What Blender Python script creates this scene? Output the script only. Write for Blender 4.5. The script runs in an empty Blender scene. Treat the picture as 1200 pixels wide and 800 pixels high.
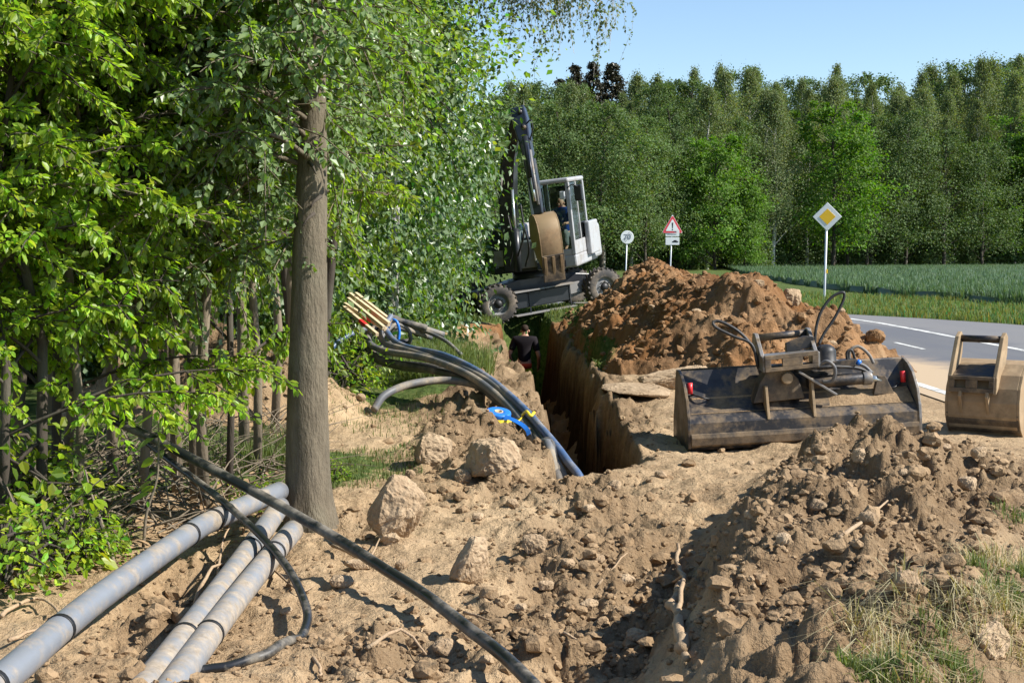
import bpy, bmesh, math, random
import numpy as np
from mathutils import Vector, Matrix, Euler

# ------------------------------------------------------------------ camera, sky, sun, exposure
scene = bpy.context.scene
COL = scene.collection
FPX = 1600.0                      # focal length in pixels of a 1200 px wide picture
EYE = 1.5
PITCH = math.atan(105.0 / FPX)
cam_d = bpy.data.cameras.new('camera'); cam = bpy.data.objects.new('camera', cam_d); COL.objects.link(cam)
cam_d.sensor_width = 36.0; cam_d.lens = 36.0 * FPX / 1200.0
cam_d.clip_start = 0.1; cam_d.clip_end = 5000
cam.location = (0, 0, EYE); cam.rotation_euler = (math.pi / 2 - PITCH, 0, 0)
scene.camera = cam

SUN_EL, SUN_AZ = math.radians(41), math.radians(104)     # azimuth clockwise from +Y
world = bpy.data.worlds.new('World'); scene.world = world; world.use_nodes = True
wn = world.node_tree; wn.nodes.clear()
sky = wn.nodes.new('ShaderNodeTexSky'); sky.sky_type = 'NISHITA'; sky.sun_disc = False
sky.sun_elevation = SUN_EL; sky.sun_rotation = SUN_AZ
sky.air_density = 1.0; sky.dust_density = 0.0; sky.ozone_density = 3.0
bg = wn.nodes.new('ShaderNodeBackground'); bg.inputs['Strength'].default_value = 0.10
wo = wn.nodes.new('ShaderNodeOutputWorld')
wn.links.new(sky.outputs[0], bg.inputs[0]); wn.links.new(bg.outputs[0], wo.inputs[0])

S = Vector((math.cos(SUN_EL) * math.sin(SUN_AZ), math.cos(SUN_EL) * math.cos(SUN_AZ), math.sin(SUN_EL)))
sun_d = bpy.data.lights.new('sun', 'SUN'); sun_d.energy = 5.0; sun_d.angle = math.radians(0.53)
sun_d.color = (1.0, 0.95, 0.87)
sun = bpy.data.objects.new('sun', sun_d); COL.objects.link(sun)
sun.rotation_euler = (-S).to_track_quat('-Z', 'Y').to_euler(); sun.location = (30, -10, 40)

scene.view_settings.view_transform = 'Standard'
scene.view_settings.look = 'None'
scene.view_settings.exposure = 0.85
scene.view_settings.gamma = 1.0
scene.view_settings.use_curve_mapping = False
scene.render.engine = 'CYCLES'
scene.cycles.use_denoising = True
scene.cycles.max_bounces = 6
scene.cycles.diffuse_bounces = 3
scene.cycles.transparent_max_bounces = 8
scene.cycles.caustics_reflective = False
scene.cycles.caustics_refractive = False
scene.cycles.sample_clamp_indirect = 4.0

rnd = random.Random(7)
nrg = np.random.default_rng(7)

# ------------------------------------------------------------------ pixel to place
FW = Vector((0, math.cos(PITCH), -math.sin(PITCH))); UP = Vector((0, math.sin(PITCH), math.cos(PITCH)))
def ray(px, py):
    return FW + Vector((1, 0, 0)) * ((px - 600) / FPX) + UP * ((400 - py) / FPX)
def W(px, py, d):
    r = ray(px, py); return Vector((0, 0, EYE)) + r * (d / r.y)
def G(px, py, z=0.0):
    r = ray(px, py); return Vector((0, 0, EYE)) + r * ((z - EYE) / r.z)

# ------------------------------------------------------------------ numpy noise
def h2(ix, iy, seed):
    a = (ix.astype(np.int64) * 374761393 + iy.astype(np.int64) * 668265263 + seed * 1442695041) & 0xFFFFFFFF
    a = ((a ^ (a >> 13)) * 1274126177) & 0xFFFFFFFF
    a = a ^ (a >> 16)
    a = (a * 2246822519) & 0xFFFFFFFF
    a = a ^ (a >> 15)
    return (a & 0xFFFFFF) / float(0x1000000)
def vnoise(x, y, seed=0):
    ix = np.floor(x); iy = np.floor(y); fx = x - ix; fy = y - iy
    ix = ix.astype(np.int64); iy = iy.astype(np.int64)
    u = fx * fx * fx * (fx * (fx * 6 - 15) + 10); v = fy * fy * fy * (fy * (fy * 6 - 15) + 10)
    def g(a, b):
        t = h2(ix + a, iy + b, seed) * 2 * math.pi
        return np.cos(t) * (fx - a) + np.sin(t) * (fy - b)
    return ((g(0, 0) * (1 - u) + g(1, 0) * u) * (1 - v) + (g(0, 1) * (1 - u) + g(1, 1) * u) * v) * 1.5
def fbm(x, y, seed=0, o=4, gain=0.5):
    s = 0; a = 1.0
    for i in range(o):
        s = s + a * vnoise(x, y, seed + i * 17); x = x * 2.03 + 5.1; y = y * 2.03 - 3.7; a *= gain
    return s
def clods(x, y, cell, seed, dens=0.8, rmin=0.3, rmax=0.62):
    """rounded lumps of earth: height in metres"""
    wx = x + cell * 0.42 * vnoise(x / cell * 1.7, y / cell * 1.7, seed + 91)
    wy = y + cell * 0.42 * vnoise(x / cell * 1.7 + 9, y / cell * 1.7 + 4, seed + 92)
    X = wx / cell; Y = wy / cell
    ix = np.floor(X).astype(np.int64); iy = np.floor(Y).astype(np.int64)
    out = np.zeros_like(X)
    for a in (-1, 0, 1):
        for b in (-1, 0, 1):
            cx = ix + a; cy = iy + b
            px = cx + 0.15 + 0.7 * h2(cx, cy, seed); ang = h2(cx, cy, seed + 5) * 6.283; asp = 0.75 + 0.5 * h2(cx, cy, seed + 6); py = cy + 0.15 + 0.7 * h2(cx, cy, seed + 1)
            r = rmin + (rmax - rmin) * h2(cx, cy, seed + 2) ** 1.5
            on = h2(cx, cy, seed + 3) < dens
            ex = (X - px) * np.cos(ang) + (Y - py) * np.sin(ang); ey = ((Y - py) * np.cos(ang) - (X - px) * np.sin(ang)) * asp
            dm = np.maximum(np.maximum(np.abs(ex), np.abs(ey)), (np.abs(ex) + np.abs(ey)) * 0.72) / r       # squarish, crumbly
            tilt = 1 + 0.5 * (h2(cx, cy, seed + 7) - .5) * ex / r
            out = np.maximum(out, np.where(on & (dm < 1), np.minimum(1.0, (1 - dm) * 2.6) ** 0.6 * (1 - 0.35 * dm * dm) * tilt * r * (0.32 + 0.5 * h2(cx, cy, seed + 4)), 0))
    return out * cell
def sst(a, b, x):
    t = np.clip((x - a) / (b - a), 0, 1); return t * t * (3 - 2 * t)

# ------------------------------------------------------------------ mesh helpers
def mesh_np(name, V, F, cols=None, attr='Col', smooth=True):
    """V (n,3); F (m,k) all faces with k corners"""
    me = bpy.data.meshes.new(name)
    V = np.ascontiguousarray(V, dtype=np.float32); F = np.ascontiguousarray(F, dtype=np.int32)
    n, (m, k) = len(V), F.shape
    me.vertices.add(n); me.vertices.foreach_set('co', V.ravel())
    me.loops.add(m * k); me.loops.foreach_set('vertex_index', F.ravel())
    me.polygons.add(m); me.polygons.foreach_set('loop_start', np.arange(0, m * k, k, dtype=np.int32))
    me.polygons.foreach_set('loop_total', np.full(m, k, dtype=np.int32))
    me.polygons.foreach_set('use_smooth', np.full(m, smooth, dtype=bool))
    if cols is not None:
        ca = me.color_attributes.new(attr, 'FLOAT_COLOR', 'POINT')
        c4 = np.ones((n, 4), dtype=np.float32); c4[:, :cols.shape[1]] = cols
        ca.data.foreach_set('color', c4.ravel())
    me.update(calc_edges=True); me.validate()
    return me
def obj_me(name, me, mat, parent=None, basis=None):
    o = bpy.data.objects.new(name, me); COL.objects.link(o)
    if mat is not None:
        me.materials.clear(); me.materials.append(mat)
    if parent is not None:
        o.parent = parent; o.matrix_parent_inverse = (basis or parent.matrix_basis).inverted()
    return o
def frames(pts):
    P = [Vector(p) for p in pts]; T = []
    for i in range(len(P)):
        a = P[max(0, i - 1)]; b = P[min(len(P) - 1, i + 1)]; t = (b - a)
        T.append(t.normalized() if t.length > 1e-9 else Vector((0, 0, 1)))
    n = T[0].orthogonal().normalized(); out = []
    for i, t in enumerate(T):
        n = (n - t * n.dot(t))
        n = n.normalized() if n.length > 1e-6 else t.orthogonal().normalized()
        out.append((P[i], t, n, t.cross(n)))
    return out
def spline(pts, n=8):
    """Catmull-Rom through points"""
    P = [Vector(p) for p in pts]; P = [P[0] * 2 - P[1]] + P + [P[-1] * 2 - P[-2]]; out = []
    for i in range(1, len(P) - 2):
        a, b, c, d = P[i - 1:i + 3]
        for k in range(n):
            t = k / n
            out.append(0.5 * ((2 * b) + (c - a) * t + (2 * a - 5 * b + 4 * c - d) * t * t + (3 * b - a - 3 * c + d) * t ** 3))
    out.append(P[-2]); return out
class MB:
    def __init__(s): s.v = []; s.f = []
    def add(s, V, F):
        o = len(s.v); s.v += [tuple(p) for p in V]; s.f += [tuple(i + o for i in f) for f in F]; return s
    def box(s, c, size, R=None):
        c = Vector(c); V = []
        for z in (-.5, .5):
            for y in (-.5, .5):
                for x in (-.5, .5):
                    p = Vector((x * size[0], y * size[1], z * size[2]))
                    V.append(c + (R @ p if R else p))
        return s.add(V, [(0, 2, 3, 1), (4, 5, 7, 6), (0, 1, 5, 4), (2, 6, 7, 3), (0, 4, 6, 2), (1, 3, 7, 5)])
    def tube(s, pts, r, n=8, cap=True):
        fr = frames(pts); k = len(fr)
        rr = r if isinstance(r, (list, tuple)) else [r] * k
        V = []; F = []
        for (p, t, a, b), q in zip(fr, rr):
            for j in range(n):
                an = 2 * math.pi * j / n; V.append(p + (a * math.cos(an) + b * math.sin(an)) * q)
        for i in range(k - 1):
            for j in range(n):
                F.append((i * n + j, i * n + (j + 1) % n, (i + 1) * n + (j + 1) % n, (i + 1) * n + j))
        if cap: F += [tuple(range(n - 1, -1, -1)), tuple(range((k - 1) * n, k * n))]
        return s.add(V, F)
    def pipe(s, pts, r, ri, n=16):
        """tube with an open bore"""
        fr = frames(pts); k = len(fr); V = []; F = []
        for rad in (r, ri):
            for (p, t, a, b) in fr:
                for j in range(n):
                    an = 2 * math.pi * j / n; V.append(p + (a * math.cos(an) + b * math.sin(an)) * rad)
        o = k * n
        for i in range(k - 1):
            for j in range(n):
                q = (i * n + j, i * n + (j + 1) % n, (i + 1) * n + (j + 1) % n, (i + 1) * n + j)
                F.append(q); F.append(tuple(o + x for x in reversed(q)))
        for j in range(n):
            j2 = (j + 1) % n
            F.append((j, o + j, o + j2, j2)); e = (k - 1) * n
            F.append((e + j, e + j2, o + e + j2, o + e + j))
        return s.add(V, F)
    def beam(s, pts, w, h, side):
        """box-section beam along pts; side = sideways direction, w sideways, h the other way (lists or numbers)"""
        P = [Vector(p) for p in pts]; k = len(P); side = Vector(side).normalized(); V = []; F = []
        for i in range(k):
            t = (P[min(k - 1, i + 1)] - P[max(0, i - 1)]).normalized()
            sd = (side - t * side.dot(t)).normalized(); u = sd.cross(t)
            ww = w[i] if isinstance(w, (list, tuple)) else w; hh = h[i] if isinstance(h, (list, tuple)) else h
            for a, b in ((-1, -1), (1, -1), (1, 1), (-1, 1)): V.append(P[i] + sd * (a * ww / 2) + u * (b * hh / 2))
        for i in range(k - 1):
            for j in range(4): F.append((i * 4 + j, i * 4 + (j + 1) % 4, i * 4 + 4 + (j + 1) % 4, i * 4 + 4 + j))
        F += [(3, 2, 1, 0), tuple(range(4 * k - 4, 4 * k))]
        return s.add(V, F)
    def prism(s, poly, o, ux, uy, th):
        o = Vector(o); ux = Vector(ux).normalized(); uy = Vector(uy).normalized(); un = ux.cross(uy)
        n = len(poly); V = []
        for q in (-.5, .5):
            for (a, b) in poly: V.append(o + ux * a + uy * b + un * (th * q))
        F = [tuple(range(n - 1, -1, -1)), tuple(range(n, 2 * n))]
        for j in range(n): F.append((j, (j + 1) % n, n + (j + 1) % n, n + j))
        return s.add(V, F)
    def sheet(s, poly, o, ux, uy, un, w, th):
        """bent plate: open polyline poly in (ux,uy), extruded w along un, with thickness th"""
        o = Vector(o); ux = Vector(ux).normalized(); uy = Vector(uy).normalized(); un = Vector(un).normalized()
        k = len(poly); nn = []
        for i in range(k):
            a = poly[max(0, i - 1)]; b = poly[min(k - 1, i + 1)]; dx, dy = b[0] - a[0], b[1] - a[1]
            L = math.hypot(dx, dy) or 1; nn.append((-dy / L, dx / L))
        V = []; F = []
        for i in range(k):
            for q in (-.5, .5):
                for t in (0, 1):
                    a = poly[i][0] + nn[i][0] * th * t; b = poly[i][1] + nn[i][1] * th * t
                    V.append(o + ux * a + uy * b + un * (w * q))
        for i in range(k - 1):
            a = i * 4; b = a + 4
            F += [(a, b, b + 2, a + 2), (a + 1, a + 3, b + 3, b + 1), (a, a + 1, b + 1, b), (a + 2, b + 2, b + 3, a + 3)]
        F += [(0, 2, 3, 1), (4 * k - 4, 4 * k - 3, 4 * k - 1, 4 * k - 2)]
        return s.add(V, F)
    def lathe(s, prof, o, axis, n=24):
        o = Vector(o); ax = Vector(axis).normalized(); a = ax.orthogonal().normalized(); b = ax.cross(a); V = []; F = []
        k = len(prof)
        for (r, h) in prof:
            for j in range(n):
                an = 2 * math.pi * j / n; V.append(o + ax * h + (a * math.cos(an) + b * math.sin(an)) * r)
        for i in range(k - 1):
            for j in range(n): F.append((i * n + j, i * n + (j + 1) % n, (i + 1) * n + (j + 1) % n, (i + 1) * n + j))
        return s.add(V, F)
    def build(s, name, mat, parent=None, smooth=False, bev=0.0, angle=None):
        me = bpy.data.meshes.new(name); me.from_pydata([tuple(v) for v in s.v], [], s.f)
        me.validate(); me.update()
        bm = bmesh.new(); bm.from_mesh(me); bmesh.ops.recalc_face_normals(bm, faces=bm.faces); bm.to_mesh(me); bm.free()
        if smooth: me.polygons.foreach_set('use_smooth', [True] * len(me.polygons))
        o = obj_me(name, me, mat, parent)
        if bev:
            m = o.modifiers.new('bevel', 'BEVEL'); m.width = bev; m.segments = 2; m.limit_method = 'ANGLE'; m.angle_limit = math.radians(40)
        return o
def tag(o, label, cat=None, group=None, kind=None):
    if label: o['label'] = label
    if cat: o['category'] = cat
    if group: o['group'] = group
    if kind: o['kind'] = kind
    return o
def thing(name, label, cat, loc=(0, 0, 0), rot=(0, 0, 0), group=None):
    o = bpy.data.objects.new(name, None); COL.objects.link(o); o.empty_display_size = 0.2
    o.matrix_basis = Matrix.LocRotScale(Vector(loc), Euler(rot), Vector((1, 1, 1)))
    return tag(o, label, cat, group)
def copy_tree(o, parent=None):
    c = o.copy(); COL.objects.link(c); c.parent = parent
    for ch in o.children: copy_tree(ch, c)
    return c

# ------------------------------------------------------------------ materials
MATS = {}
class NT:
    def __init__(s, name):
        s.m = bpy.data.materials.new(name); s.m.use_nodes = True; s.t = s.m.node_tree; s.n = s.t.nodes; s.n.clear()
        s.out = s.n.new('ShaderNodeOutputMaterial'); MATS[name] = s.m
    def a(s, typ, **kw):
        nd = s.n.new('ShaderNode' + typ)
        for k, v in kw.items():
            if k.startswith('i_'):
                key = k[2:]; nd.inputs[int(key) if key.isdigit() else key.replace('_', ' ')].default_value = v
            else: setattr(nd, k, v)
        return nd
    def l(s, a, b): s.t.links.new(a, b)
    def noise(s, co, scale, detail=4, rough=0.55, stretch=None):
        if stretch:
            mp = s.a('Mapping'); mp.inputs['Scale'].default_value = stretch; s.l(co, mp.inputs[0]); co = mp.outputs[0]
        n = s.a('TexNoise'); n.inputs['Scale'].default_value = scale; n.inputs['Detail'].default_value = detail
        n.inputs['Roughness'].default_value = rough; s.l(co, n.inputs['Vector']); return n.outputs['Fac']
    def ramp(s, fac, stops):
        r = s.a('ValToRGB'); e = r.color_ramp.elements
        while len(e) < len(stops): e.new(0.5)
        for el, (p, c) in zip(e, stops):
            el.position = p; el.color = (c[0], c[1], c[2], 1) if not isinstance(c, (int, float)) else (c, c, c, 1)
        s.l(fac, r.inputs[0]); return r.outputs[0]
    def mix(s, fac, a, b, typ='MIX'):
        m = s.a('Mix', data_type='RGBA', blend_type=typ)
        for k, v in ((0, fac), (6, a), (7, b)):
            if isinstance(v, (int, float)): m.inputs[k].default_value = v
            elif isinstance(v, tuple): m.inputs[k].default_value = (*v[:3], 1)
            else: s.l(v, m.inputs[k])
        return m.outputs[2]
    def bsdf(s, col, rough=0.8, spec=0.3, metal=0.0, bump=None, bs=0.3, bd=0.02):
        p = s.a('BsdfPrincipled'); p.inputs['Roughness'].default_value = 0.5
        for k, v in (('Base Color', col), ('Roughness', rough), ('Specular IOR Level', spec), ('Metallic', metal)):
            if isinstance(v, tuple): p.inputs[k].default_value = (*v[:3], 1)
            elif isinstance(v, (int, float)): p.inputs[k].default_value = v
            else: s.l(v, p.inputs[k])
        if bump is not None:
            b = s.a('Bump'); b.inputs['Strength'].default_value = bs; b.inputs['Distance'].default_value = bd
            s.l(bump, b.inputs['Height']); s.l(b.outputs[0], p.inputs['Normal'])
        return p
    def done(s, sh):
        s.l(sh.outputs[0] if hasattr(sh, 'outputs') else sh, s.out.inputs[0]); return s.m
    def obj(s): return s.a('TexCoord').outputs['Object']
    def pos(s): return s.a('NewGeometry').outputs['Position']

def plain(name, col, rough=0.6, spec=0.3, metal=0.0, var=0.15, scale=6, dirt=None, dirt_amt=0.5, bumpy=0.0):
    t = NT(name); co = t.obj()
    n = t.noise(co, scale, 5)
    c = t.mix(n, tuple(x * (1 - var) for x in col), tuple(min(1, x * (1 + var)) for x in col))
    r = rough
    if dirt:
        d = t.ramp(t.noise(co, scale * 0.55, 8, 0.68), [(0.62 - dirt_amt * 0.35, 0), (0.80 - dirt_amt * 0.35, 1)])
        dn = t.noise(co, scale * 2.3, 6, 0.7)
        c = t.mix(d, c, t.mix(t.ramp(dn, [(0.35, 0), (0.68, 1)]), tuple(x * 0.55 for x in dirt), dirt)); r = t.ramp(d, [(0, rough), (1, 0.92)])
    return t.done(t.bsdf(c, r, spec, metal, n if bumpy else None, bumpy, 0.01))

DUST = (0.40, 0.29, 0.18)
def soil_mat(name, pale, mid, dark, red):
    t = NT(name); p = t.pos()
    at = t.a('VertexColor', layer_name='Mask'); sp = t.a('SeparateColor'); t.l(at.outputs[0], sp.inputs[0])
    n1 = t.noise(p, 1.3, 6, 0.6); n2 = t.noise(p, 9, 6, 0.65); n3 = t.noise(p, 60, 4, 0.6)
    c = t.ramp(n1, [(0.30, dark), (0.47, mid), (0.66, pale)])
    c2 = t.ramp(n2, [(0.32, dark), (0.52, mid), (0.70, pale)])
    c = t.mix(0.55, c, c2)
    c = t.mix(t.ramp(n3, [(0.38, 0.0), (0.75, 0.45)]), c, pale)
    c = t.mix(sp.outputs[1], c, red, 'MULTIPLY') if False else t.mix(sp.outputs[1], c, t.mix(n2, tuple(x * .62 for x in red), tuple(x * 1.25 for x in red)))
    c = t.mix(sp.outputs[2], c, tuple(min(1, x * 1.12) for x in pale))           # trodden, dusty places
    moist_and_shade = t.a('Math', operation='SUBTRACT', i_0=1.0); t.l(at.outputs[1], moist_and_shade.inputs[1])
    c = t.mix(moist_and_shade.outputs[0], c, t.mix(1.0, c, (0.15, 0.115, 0.095), 'MULTIPLY'))  # darkens moist dug soil, and paints the trench's deep shade into the colour
    # sparse turf
    g = t.ramp(t.noise(p, 14, 5, 0.6), [(0.3, (0.030, 0.050, 0.012)), (0.5, (0.075, 0.115, 0.028)), (0.72, (0.17, 0.17, 0.06))])
    gm = t.a('Math', operation='ADD'); t.l(sp.outputs[0], gm.inputs[0])
    k = t.a('MapRange', i_1=0.0, i_2=1.0, i_3=-0.35, i_4=0.35); t.l(t.noise(p, 7, 5, 0.7), k.inputs[0]); t.l(k.outputs[0], gm.inputs[1])
    c = t.mix(t.ramp(gm.outputs[0], [(0.42, 0), (0.58, 1)]), g, c)
    hs = t.a('Math', operation='MULTIPLY_ADD', i_1=0.35); t.l(n3, hs.inputs[0]); t.l(n2, hs.inputs[2])
    fine = t.noise(p, 190, 3, 0.6); h3 = t.a('Math', operation='MULTIPLY_ADD', i_1=0.12); t.l(fine, h3.inputs[0]); t.l(hs.outputs[0], h3.inputs[2])
    return t.done(t.bsdf(c, 0.95, 0.12, 0, h3.outputs[0], 1.0, 0.05))
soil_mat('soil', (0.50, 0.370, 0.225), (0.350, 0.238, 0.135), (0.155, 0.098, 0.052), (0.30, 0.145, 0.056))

def leaf_mat(name, base, back, trans=0.35, rough=0.42, spec=0.45):
    t = NT(name)
    at = t.a('VertexColor', layer_name='Col'); geo = t.a('NewGeometry')
    oi = t.a('ObjectInfo')
    rv = t.a('MapRange', i_3=0.82, i_4=1.18); t.l(oi.outputs['Random'], rv.inputs[0])
    c = t.mix(1.0, at.outputs[0], base, 'MULTIPLY')
    sc = t.a('VectorMath', operation='SCALE'); t.l(c, sc.inputs[0]); t.l(rv.outputs[0], sc.inputs['Scale'])
    cb = t.mix(geo.outputs['Backfacing'], sc.outputs[0], t.mix(0.6, sc.outputs[0], back))
    p = t.bsdf(cb, rough, spec)
    tr = t.a('BsdfTranslucent'); t.l(t.mix(1.0, sc.outputs[0], (1.5, 1.6, 0.55), 'MULTIPLY'), tr.inputs[0])
    mx = t.a('MixShader', i_0=trans); t.l(p.outputs[0], mx.inputs[1]); t.l(tr.outputs[0], mx.inputs[2])
    return t.done(mx)
leaf_mat('leaf_bright', (0.215, 0.315, 0.024), (0.30, 0.38, 0.18), 0.52)
leaf_mat('leaf_mid', (0.150, 0.230, 0.034), (0.25, 0.33, 0.19), 0.50, rough=0.36, spec=0.6)
leaf_mat('leaf_dark', (0.075, 0.150, 0.028), (0.15, 0.21, 0.11), 0.28, rough=0.36, spec=0.6)
leaf_mat('leaf_birch', (0.155, 0.192, 0.075), (0.15, 0.19, 0.09), 0.3, 0.65, 0.15)
leaf_mat('leaf_oak', (0.098, 0.195, 0.014), (0.12, 0.19, 0.05), 0.33, 0.6, 0.2)
leaf_mat('leaf_forest', (0.098, 0.148, 0.042), (0.10, 0.15, 0.06), 0.28, 0.6, 0.2)
leaf_mat('needle', (0.046, 0.042, 0.026), (0.05, 0.05, 0.03), 0.1)
leaf_mat('grass', (0.140, 0.172, 0.058), (0.12, 0.17, 0.05), 0.3, 0.6, 0.2)
leaf_mat('wheat', (0.105, 0.168, 0.078), (0.11, 0.18, 0.10), 0.25, 0.55, 0.3)
leaf_mat('straw', (0.42, 0.36, 0.20), (0.42, 0.36, 0.22), 0.2, 0.7, 0.2)

def bark(name, a, b, sc=9, st=(1, 1, .22), bs=0.6):
    t = NT(name); co = t.obj(); n = t.noise(co, sc, 7, 0.62, st); n2 = t.noise(co, 2.5, 4)
    c = t.mix(n, a, b); c = t.mix(t.ramp(n2, [(0.5, 0), (0.8, 0.4)]), c, (0.20, 0.20, 0.14))
    h = t.noise(co, sc * 4, 5, 0.6, (1, 1, .35)); m = t.a('Math', operation='MULTIPLY_ADD', i_1=0.5); t.l(h, m.inputs[0]); t.l(n, m.inputs[2])
    return t.done(t.bsdf(c, 0.9, 0.2, 0, m.outputs[0], bs, 0.02))
bark('bark', (0.060, 0.048, 0.034), (0.225, 0.188, 0.132), 20, (1, 1, .3), 1.0)
bark('bark_sapling', (0.10, 0.078, 0.055), (0.27, 0.22, 0.16), 14)
bark('bark_dark', (0.035, 0.028, 0.022), (0.09, 0.075, 0.06), 12)
bark('bark_birch', (0.25, 0.24, 0.22), (0.62, 0.60, 0.56), 3, (1, 1, 2.0))
bark('root_wood', (0.26, 0.17, 0.10), (0.50, 0.37, 0.24), 25)
bark('new_wood', (0.46, 0.34, 0.20), (0.64, 0.51, 0.34), 10, (1, 1, 0.1), 0.1)

def stone_mat(name, a, b, c3):
    t = NT(name); p = t.pos(); n = t.noise(p, 5, 7, 0.62); n2 = t.noise(p, 40, 5, 0.65)
    c = t.ramp(n, [(0.3, c3), (0.48, a), (0.68, b)]); c = t.mix(t.ramp(n2, [(0.35, 0.0), (0.75, 0.5)]), c, b)
    m = t.a('Math', operation='MULTIPLY_ADD', i_1=0.5); t.l(n2, m.inputs[0]); t.l(n, m.inputs[2])
    return t.done(t.bsdf(c, 0.92, 0.2, 0, m.outputs[0], 0.7, 0.03))
stone_mat('stone', (0.33, 0.235, 0.145), (0.45, 0.335, 0.215), (0.21, 0.14, 0.08))
stone_mat('clod', (0.235, 0.157, 0.087), (0.345, 0.240, 0.140), (0.13, 0.083, 0.045))
stone_mat('clod_red', (0.21, 0.118, 0.055), (0.30, 0.185, 0.095), (0.12, 0.065, 0.03))

def asphalt():
    t = NT('asphalt'); p = t.pos(); n = t.noise(p, 90, 4, 0.7); n2 = t.noise(p, 0.9, 5, 0.6, (1, .25, 1))
    c = t.mix(n, (0.085, 0.088, 0.098), (0.14, 0.143, 0.155)); c = t.mix(t.ramp(n2, [(0.42, 0), (0.72, 0.5)]), c, (0.17, 0.165, 0.155))
    at = t.a('VertexColor', layer_name='Mask'); sp = t.a('SeparateColor'); t.l(at.outputs[0], sp.inputs[0])
    dn = t.a('Math', operation='ADD'); t.l(sp.outputs[0], dn.inputs[0])
    k = t.a('MapRange', i_3=-0.35, i_4=0.35); t.l(t.noise(p, 2.2, 7, 0.7), k.inputs[0]); t.l(k.outputs[0], dn.inputs[1])
    c = t.mix(t.ramp(dn.outputs[0], [(0.3, 0), (0.75, 0.95)]), c, (0.44, 0.33, 0.21))
    c = t.mix(t.a('Math', operation='MULTIPLY', i_1=0.6).outputs[0] if False else sp.outputs[1], c, (0.23, 0.22, 0.21))
    return t.done(t.bsdf(c, 0.85, 0.3, 0, n, 0.25, 0.006))
asphalt()
plain('road_paint', (0.66, 0.66, 0.62), 0.7, var=0.2, scale=8, dirt=(0.22, 0.22, 0.22), dirt_amt=0.45)
plain('pipe_grey', (0.185, 0.198, 0.220), 0.36, 0.5, var=0.12, scale=12, dirt=(0.34, 0.28, 0.21), dirt_amt=0.44, bumpy=.1)
plain('pipe_dusty', (0.20, 0.21, 0.225), 0.45, 0.4, var=0.12, scale=12, dirt=(0.38, 0.315, 0.24), dirt_amt=0.60, bumpy=.1)
plain('pipe_black', (0.013, 0.014, 0.016), 0.35, 0.5, var=0.2, scale=9, dirt=(0.24, 0.21, 0.165), dirt_amt=0.47)
plain('hose_black', (0.016, 0.017, 0.020), 0.42, 0.5, var=0.3, scale=7, dirt=(0.24, 0.21, 0.17), dirt_amt=0.5)
plain('hose_grey', (0.11, 0.115, 0.125), 0.5, 0.4, var=0.2, scale=6, dirt=(0.36, 0.30, 0.22), dirt_amt=0.5)
plain('hose_blue', (0.055, 0.10, 0.20), 0.4, 0.5, var=0.2, scale=6, dirt=(0.28, 0.27, 0.26), dirt_amt=0.5)
plain('blue_plastic', (0.02, 0.17, 0.62), 0.4, 0.5, var=0.1)
plain('yellow_tape', (0.75, 0.58, 0.03), 0.5, 0.4)
plain('rubber_seal', (0.012, 0.012, 0.013), 0.5, 0.4)
plain('steel_worn', (0.040, 0.039, 0.041), 0.42, 0.5, 0.55, var=0.35, scale=9, dirt=(0.29, 0.21, 0.13), dirt_amt=0.47, bumpy=0.3)
plain('steel_mud', (0.07, 0.057, 0.045), 0.6, 0.4, 0.2, var=0.4, scale=9, dirt=(0.29, 0.21, 0.13), dirt_amt=0.58, bumpy=0.4)
plain('steel_ochre', (0.30, 0.205, 0.115), 0.6, 0.35, 0.1, var=0.25, scale=5, dirt=(0.42, 0.31, 0.19), dirt_amt=0.6, bumpy=0.25)
plain('steel_edge', (0.23, 0.22, 0.21), 0.42, 0.5, 0.5, var=0.4, scale=15, dirt=(0.25, 0.19, 0.125), dirt_amt=0.40, bumpy=.2)
plain('bucket_yellow', (0.25, 0.175, 0.092), 0.5, 0.4, 0.1, var=0.2, scale=3, dirt=(0.34, 0.22, 0.12), dirt_amt=0.45)
plain('black_rubber', (0.017, 0.017, 0.018), 0.5, 0.4, var=0.3, scale=12, dirt=(0.15, 0.13, 0.11), dirt_amt=0.25)
plain('tyre_rubber', (0.055, 0.052, 0.05), 0.8, 0.3, var=0.3, scale=6, dirt=(0.22, 0.18, 0.14), dirt_amt=0.55)
plain('rim_grey', (0.20, 0.20, 0.20), 0.5, 0.4, var=0.15, dirt=(0.27, 0.22, 0.16), dirt_amt=0.35)
plain('hub_black', (0.02, 0.02, 0.02), 0.5, 0.4)
plain('paint_white', (0.36, 0.365, 0.375), 0.35, 0.5, var=0.06, scale=2, dirt=(0.30, 0.27, 0.23), dirt_amt=0.38)
plain('paint_grey', (0.22, 0.21, 0.20), 0.45, 0.5, var=0.1, scale=3, dirt=(0.30, 0.25, 0.19), dirt_amt=0.4)
plain('paint_dark', (0.018, 0.020, 0.024), 0.35, 0.5, var=0.2, scale=4, dirt=(0.10, 0.09, 0.075), dirt_amt=0.2)
plain('paint_navy', (0.02, 0.026, 0.045), 0.35, 0.5, var=0.2, scale=4)
plain('chrome', (0.55, 0.58, 0.57), 0.25, 0.5, 0.8, var=0.05)
plain('red_plastic', (0.62, 0.025, 0.03), 0.4, 0.5, var=0.1)
plain('sign_white', (0.74, 0.75, 0.76), 0.4, 0.5, var=0.02)
plain('sign_red', (0.66, 0.06, 0.08), 0.4, 0.5, var=0.04)
plain('sign_yellow', (0.85, 0.50, 0.015), 0.4, 0.5, var=0.03)
plain('sign_black', (0.02, 0.02, 0.025), 0.5, 0.4)
plain('sign_grey', (0.16, 0.18, 0.22), 0.5, 0.4)
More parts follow.
